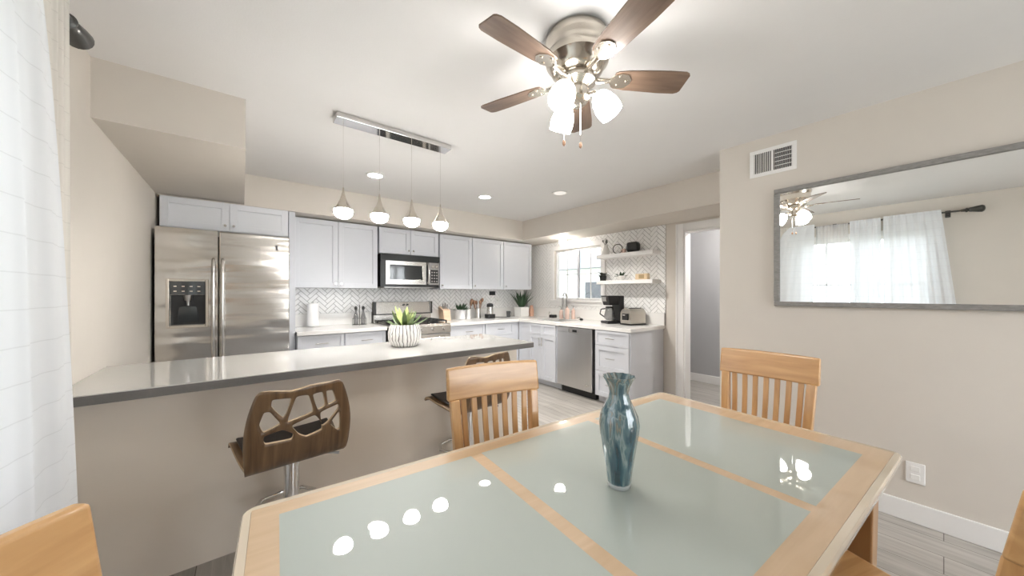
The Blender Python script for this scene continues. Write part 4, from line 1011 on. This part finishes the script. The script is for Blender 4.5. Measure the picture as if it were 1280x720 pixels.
for k in range(3):
    a = R(-38.3 - 8 + 120 * k); ca, sa = cos(a), sin(a)
    arm = MB().tube([(.045 * ca, .045 * sa, 2.185), (.075 * ca, .075 * sa, 2.190), (.095 * ca, .095 * sa, 2.175)], [.011, .011, .016], 10).build('lamp_arm', 'nickel', t, smooth=True)
    mt = Matrix.Translation((.092 * ca, .092 * sa, 2.180)) @ Matrix.Rotation(a, 4, 'Z') @ Matrix.Rotation(R(180 - 34), 4, 'Y')
    MB().lathe([(.022, -.004), (.034, .006), (.046, .03), (.053, .06), (.054, .085), (.050, .108), (.047, .108), (.05, .085), (.03, .03), (.005, .02)], seg=28, mtx=mt).build('glass_shade', 'shade_lit', t, smooth=True)
cr_, sr_ = cos(R(-38.3)), sin(R(-38.3))
for (dx, zl) in ((-.058, 1.985), (.016, 1.975)):
    px, py = dx * cr_, dx * sr_
    m_ = MB(); m_.tube([(px, py, 2.17), (px, py, zl)], .0016, 6); o = m_.build('pull_chain', 'chrome', t)
    MB().lathe([(.003, 0), (.007, -.006), (.007, -.018), (.003, -.026)], (px, py, zl), 10).build('pull_knob', 'utensil', o, smooth=True)

# ------------------------------------------------------------------ pendant bar over the island
PY = 2.40; DZ = -.012
t = thing('pendant_light', 'chrome bar pendant with four teardrop lamps hanging over the island', 'pendant light', (0, 0, 0))
bx(.462, 1.262, PY - .055, PY + .055, 2.405, 2.4395).build('canopy', 'chrome', t, bevel=.002)
for x in (.512, .740, .968, 1.196):
    MB().tube([(x, PY, 1.98 + DZ), (x, PY, 2.405)], .0015, 6).build('cord', 'chrome', t)
    o = MB().lathe([(.004, 1.995), (.0065, 1.97), (.011, 1.945), (.021, 1.915), (.037, 1.885), (.050, 1.862), (.054, 1.853), (.050, 1.853)], (x, PY, DZ), 32).build('teardrop_shade', 'nickel', t, smooth=True)
    MB().lathe([(.050, 1.8535), (.056, 1.852), (.057, 1.840), (.052, 1.820), (.038, 1.804), (.018, 1.796), (.002, 1.794)], (x, PY, DZ), 32).build('diffuser', 'bulb', o, smooth=True)

# ------------------------------------------------------------------ recessed and globe lights
def can(x, y, label, m='can', power=62):
    t = thing('recessed_light', label, 'ceiling light', (x, y, 2.4395))
    m_ = MB(); ring(m_, [(.085 * cos(2 * pi * k / 40), .085 * sin(2 * pi * k / 40)) for k in range(40)], [(.066 * cos(2 * pi * k / 40), .066 * sin(2 * pi * k / 40)) for k in range(40)], -.006, 0)
    m_.build('trim_ring', 'trim', t)
    MB().lathe([(.066, -.004), (.066, -.001)], seg=40).build('lens', m, t)
    if power:
        l = bpy.data.lights.new('downlight', 'SPOT'); l.energy = power; l.spot_size = R(130 if m == 'can_dim' else 104); l.spot_blend = .55; l.color = (1, .96, .9); l.shadow_soft_size = .06
        lo = bpy.data.objects.new('downlight', l); C.objects.link(lo); lo.parent = t; lo.location = (0, 0, -.02)
can(1.007, 3.399, 'lit recessed ceiling light above the space before the range')
can(2.246, 3.357, 'lit recessed ceiling light nearer the kitchen corner')
can(2.825, 2.696, 'dim recessed ceiling light closest to the sink soffit', 'can_dim', 85)
t = thing('globe_light', 'small round flush light under the soffit over the sink', 'ceiling light', (3.77, 3.54, 2.14))
MB().lathe([(.055, -.012), (.058, -.0005)], seg=32).build('base_plate', 'trim', t)
MB().ball((0, 0, -.066), .056).build('globe', 'globe', t, smooth=True)
t = thing('hall_fill_lamp', 'unseen lamp added to brighten the hall beyond the doorway', 'ceiling light', (4.75, 1.15, 2.4395))
MB().lathe([(.15, 0), (.15, -.03), (.12, -.07), (.03, -.09)], seg=32).build('bowl', 'white', t, smooth=True)
l = bpy.data.lights.new('hall_fill_bulb', 'POINT'); l.energy = 46; l.color = (1, .97, .93); l.shadow_soft_size = .1  # added lamp out of view, brightens the hall seen through the doorway
lo = bpy.data.objects.new('hall_fill_bulb', l); C.objects.link(lo); lo.parent = t; lo.location = (0, 0, -.17)

# ------------------------------------------------------------------ outside
struct(bx(-14, 22, -16, 16, -.35, -.2).build('ground', 'grass'), 'pale ground outside the windows', 'ground')
t = thing('neighbour_house', 'pale neighbouring house faint through the kitchen window', 'house', (12, 6.5, -.2))
bx(0, 4, -4, 7, 0, 2.6).build('house_wall', 'out_wall', t)
MB().hexa([(-.4, -4.4, 2.6), (4.4, -4.4, 2.6), (4.4, 7.4, 2.6), (-.4, 7.4, 2.6), (1.9, -3.5, 3.7), (2.1, -3.5, 3.7), (2.1, 6.5, 3.7), (1.9, 6.5, 3.7)]).build('roof', 'out_dark', t)
bx(-.03, 0, 2.2, 3.4, 1.1, 2.0).build('house_window', 'darkglass', t)
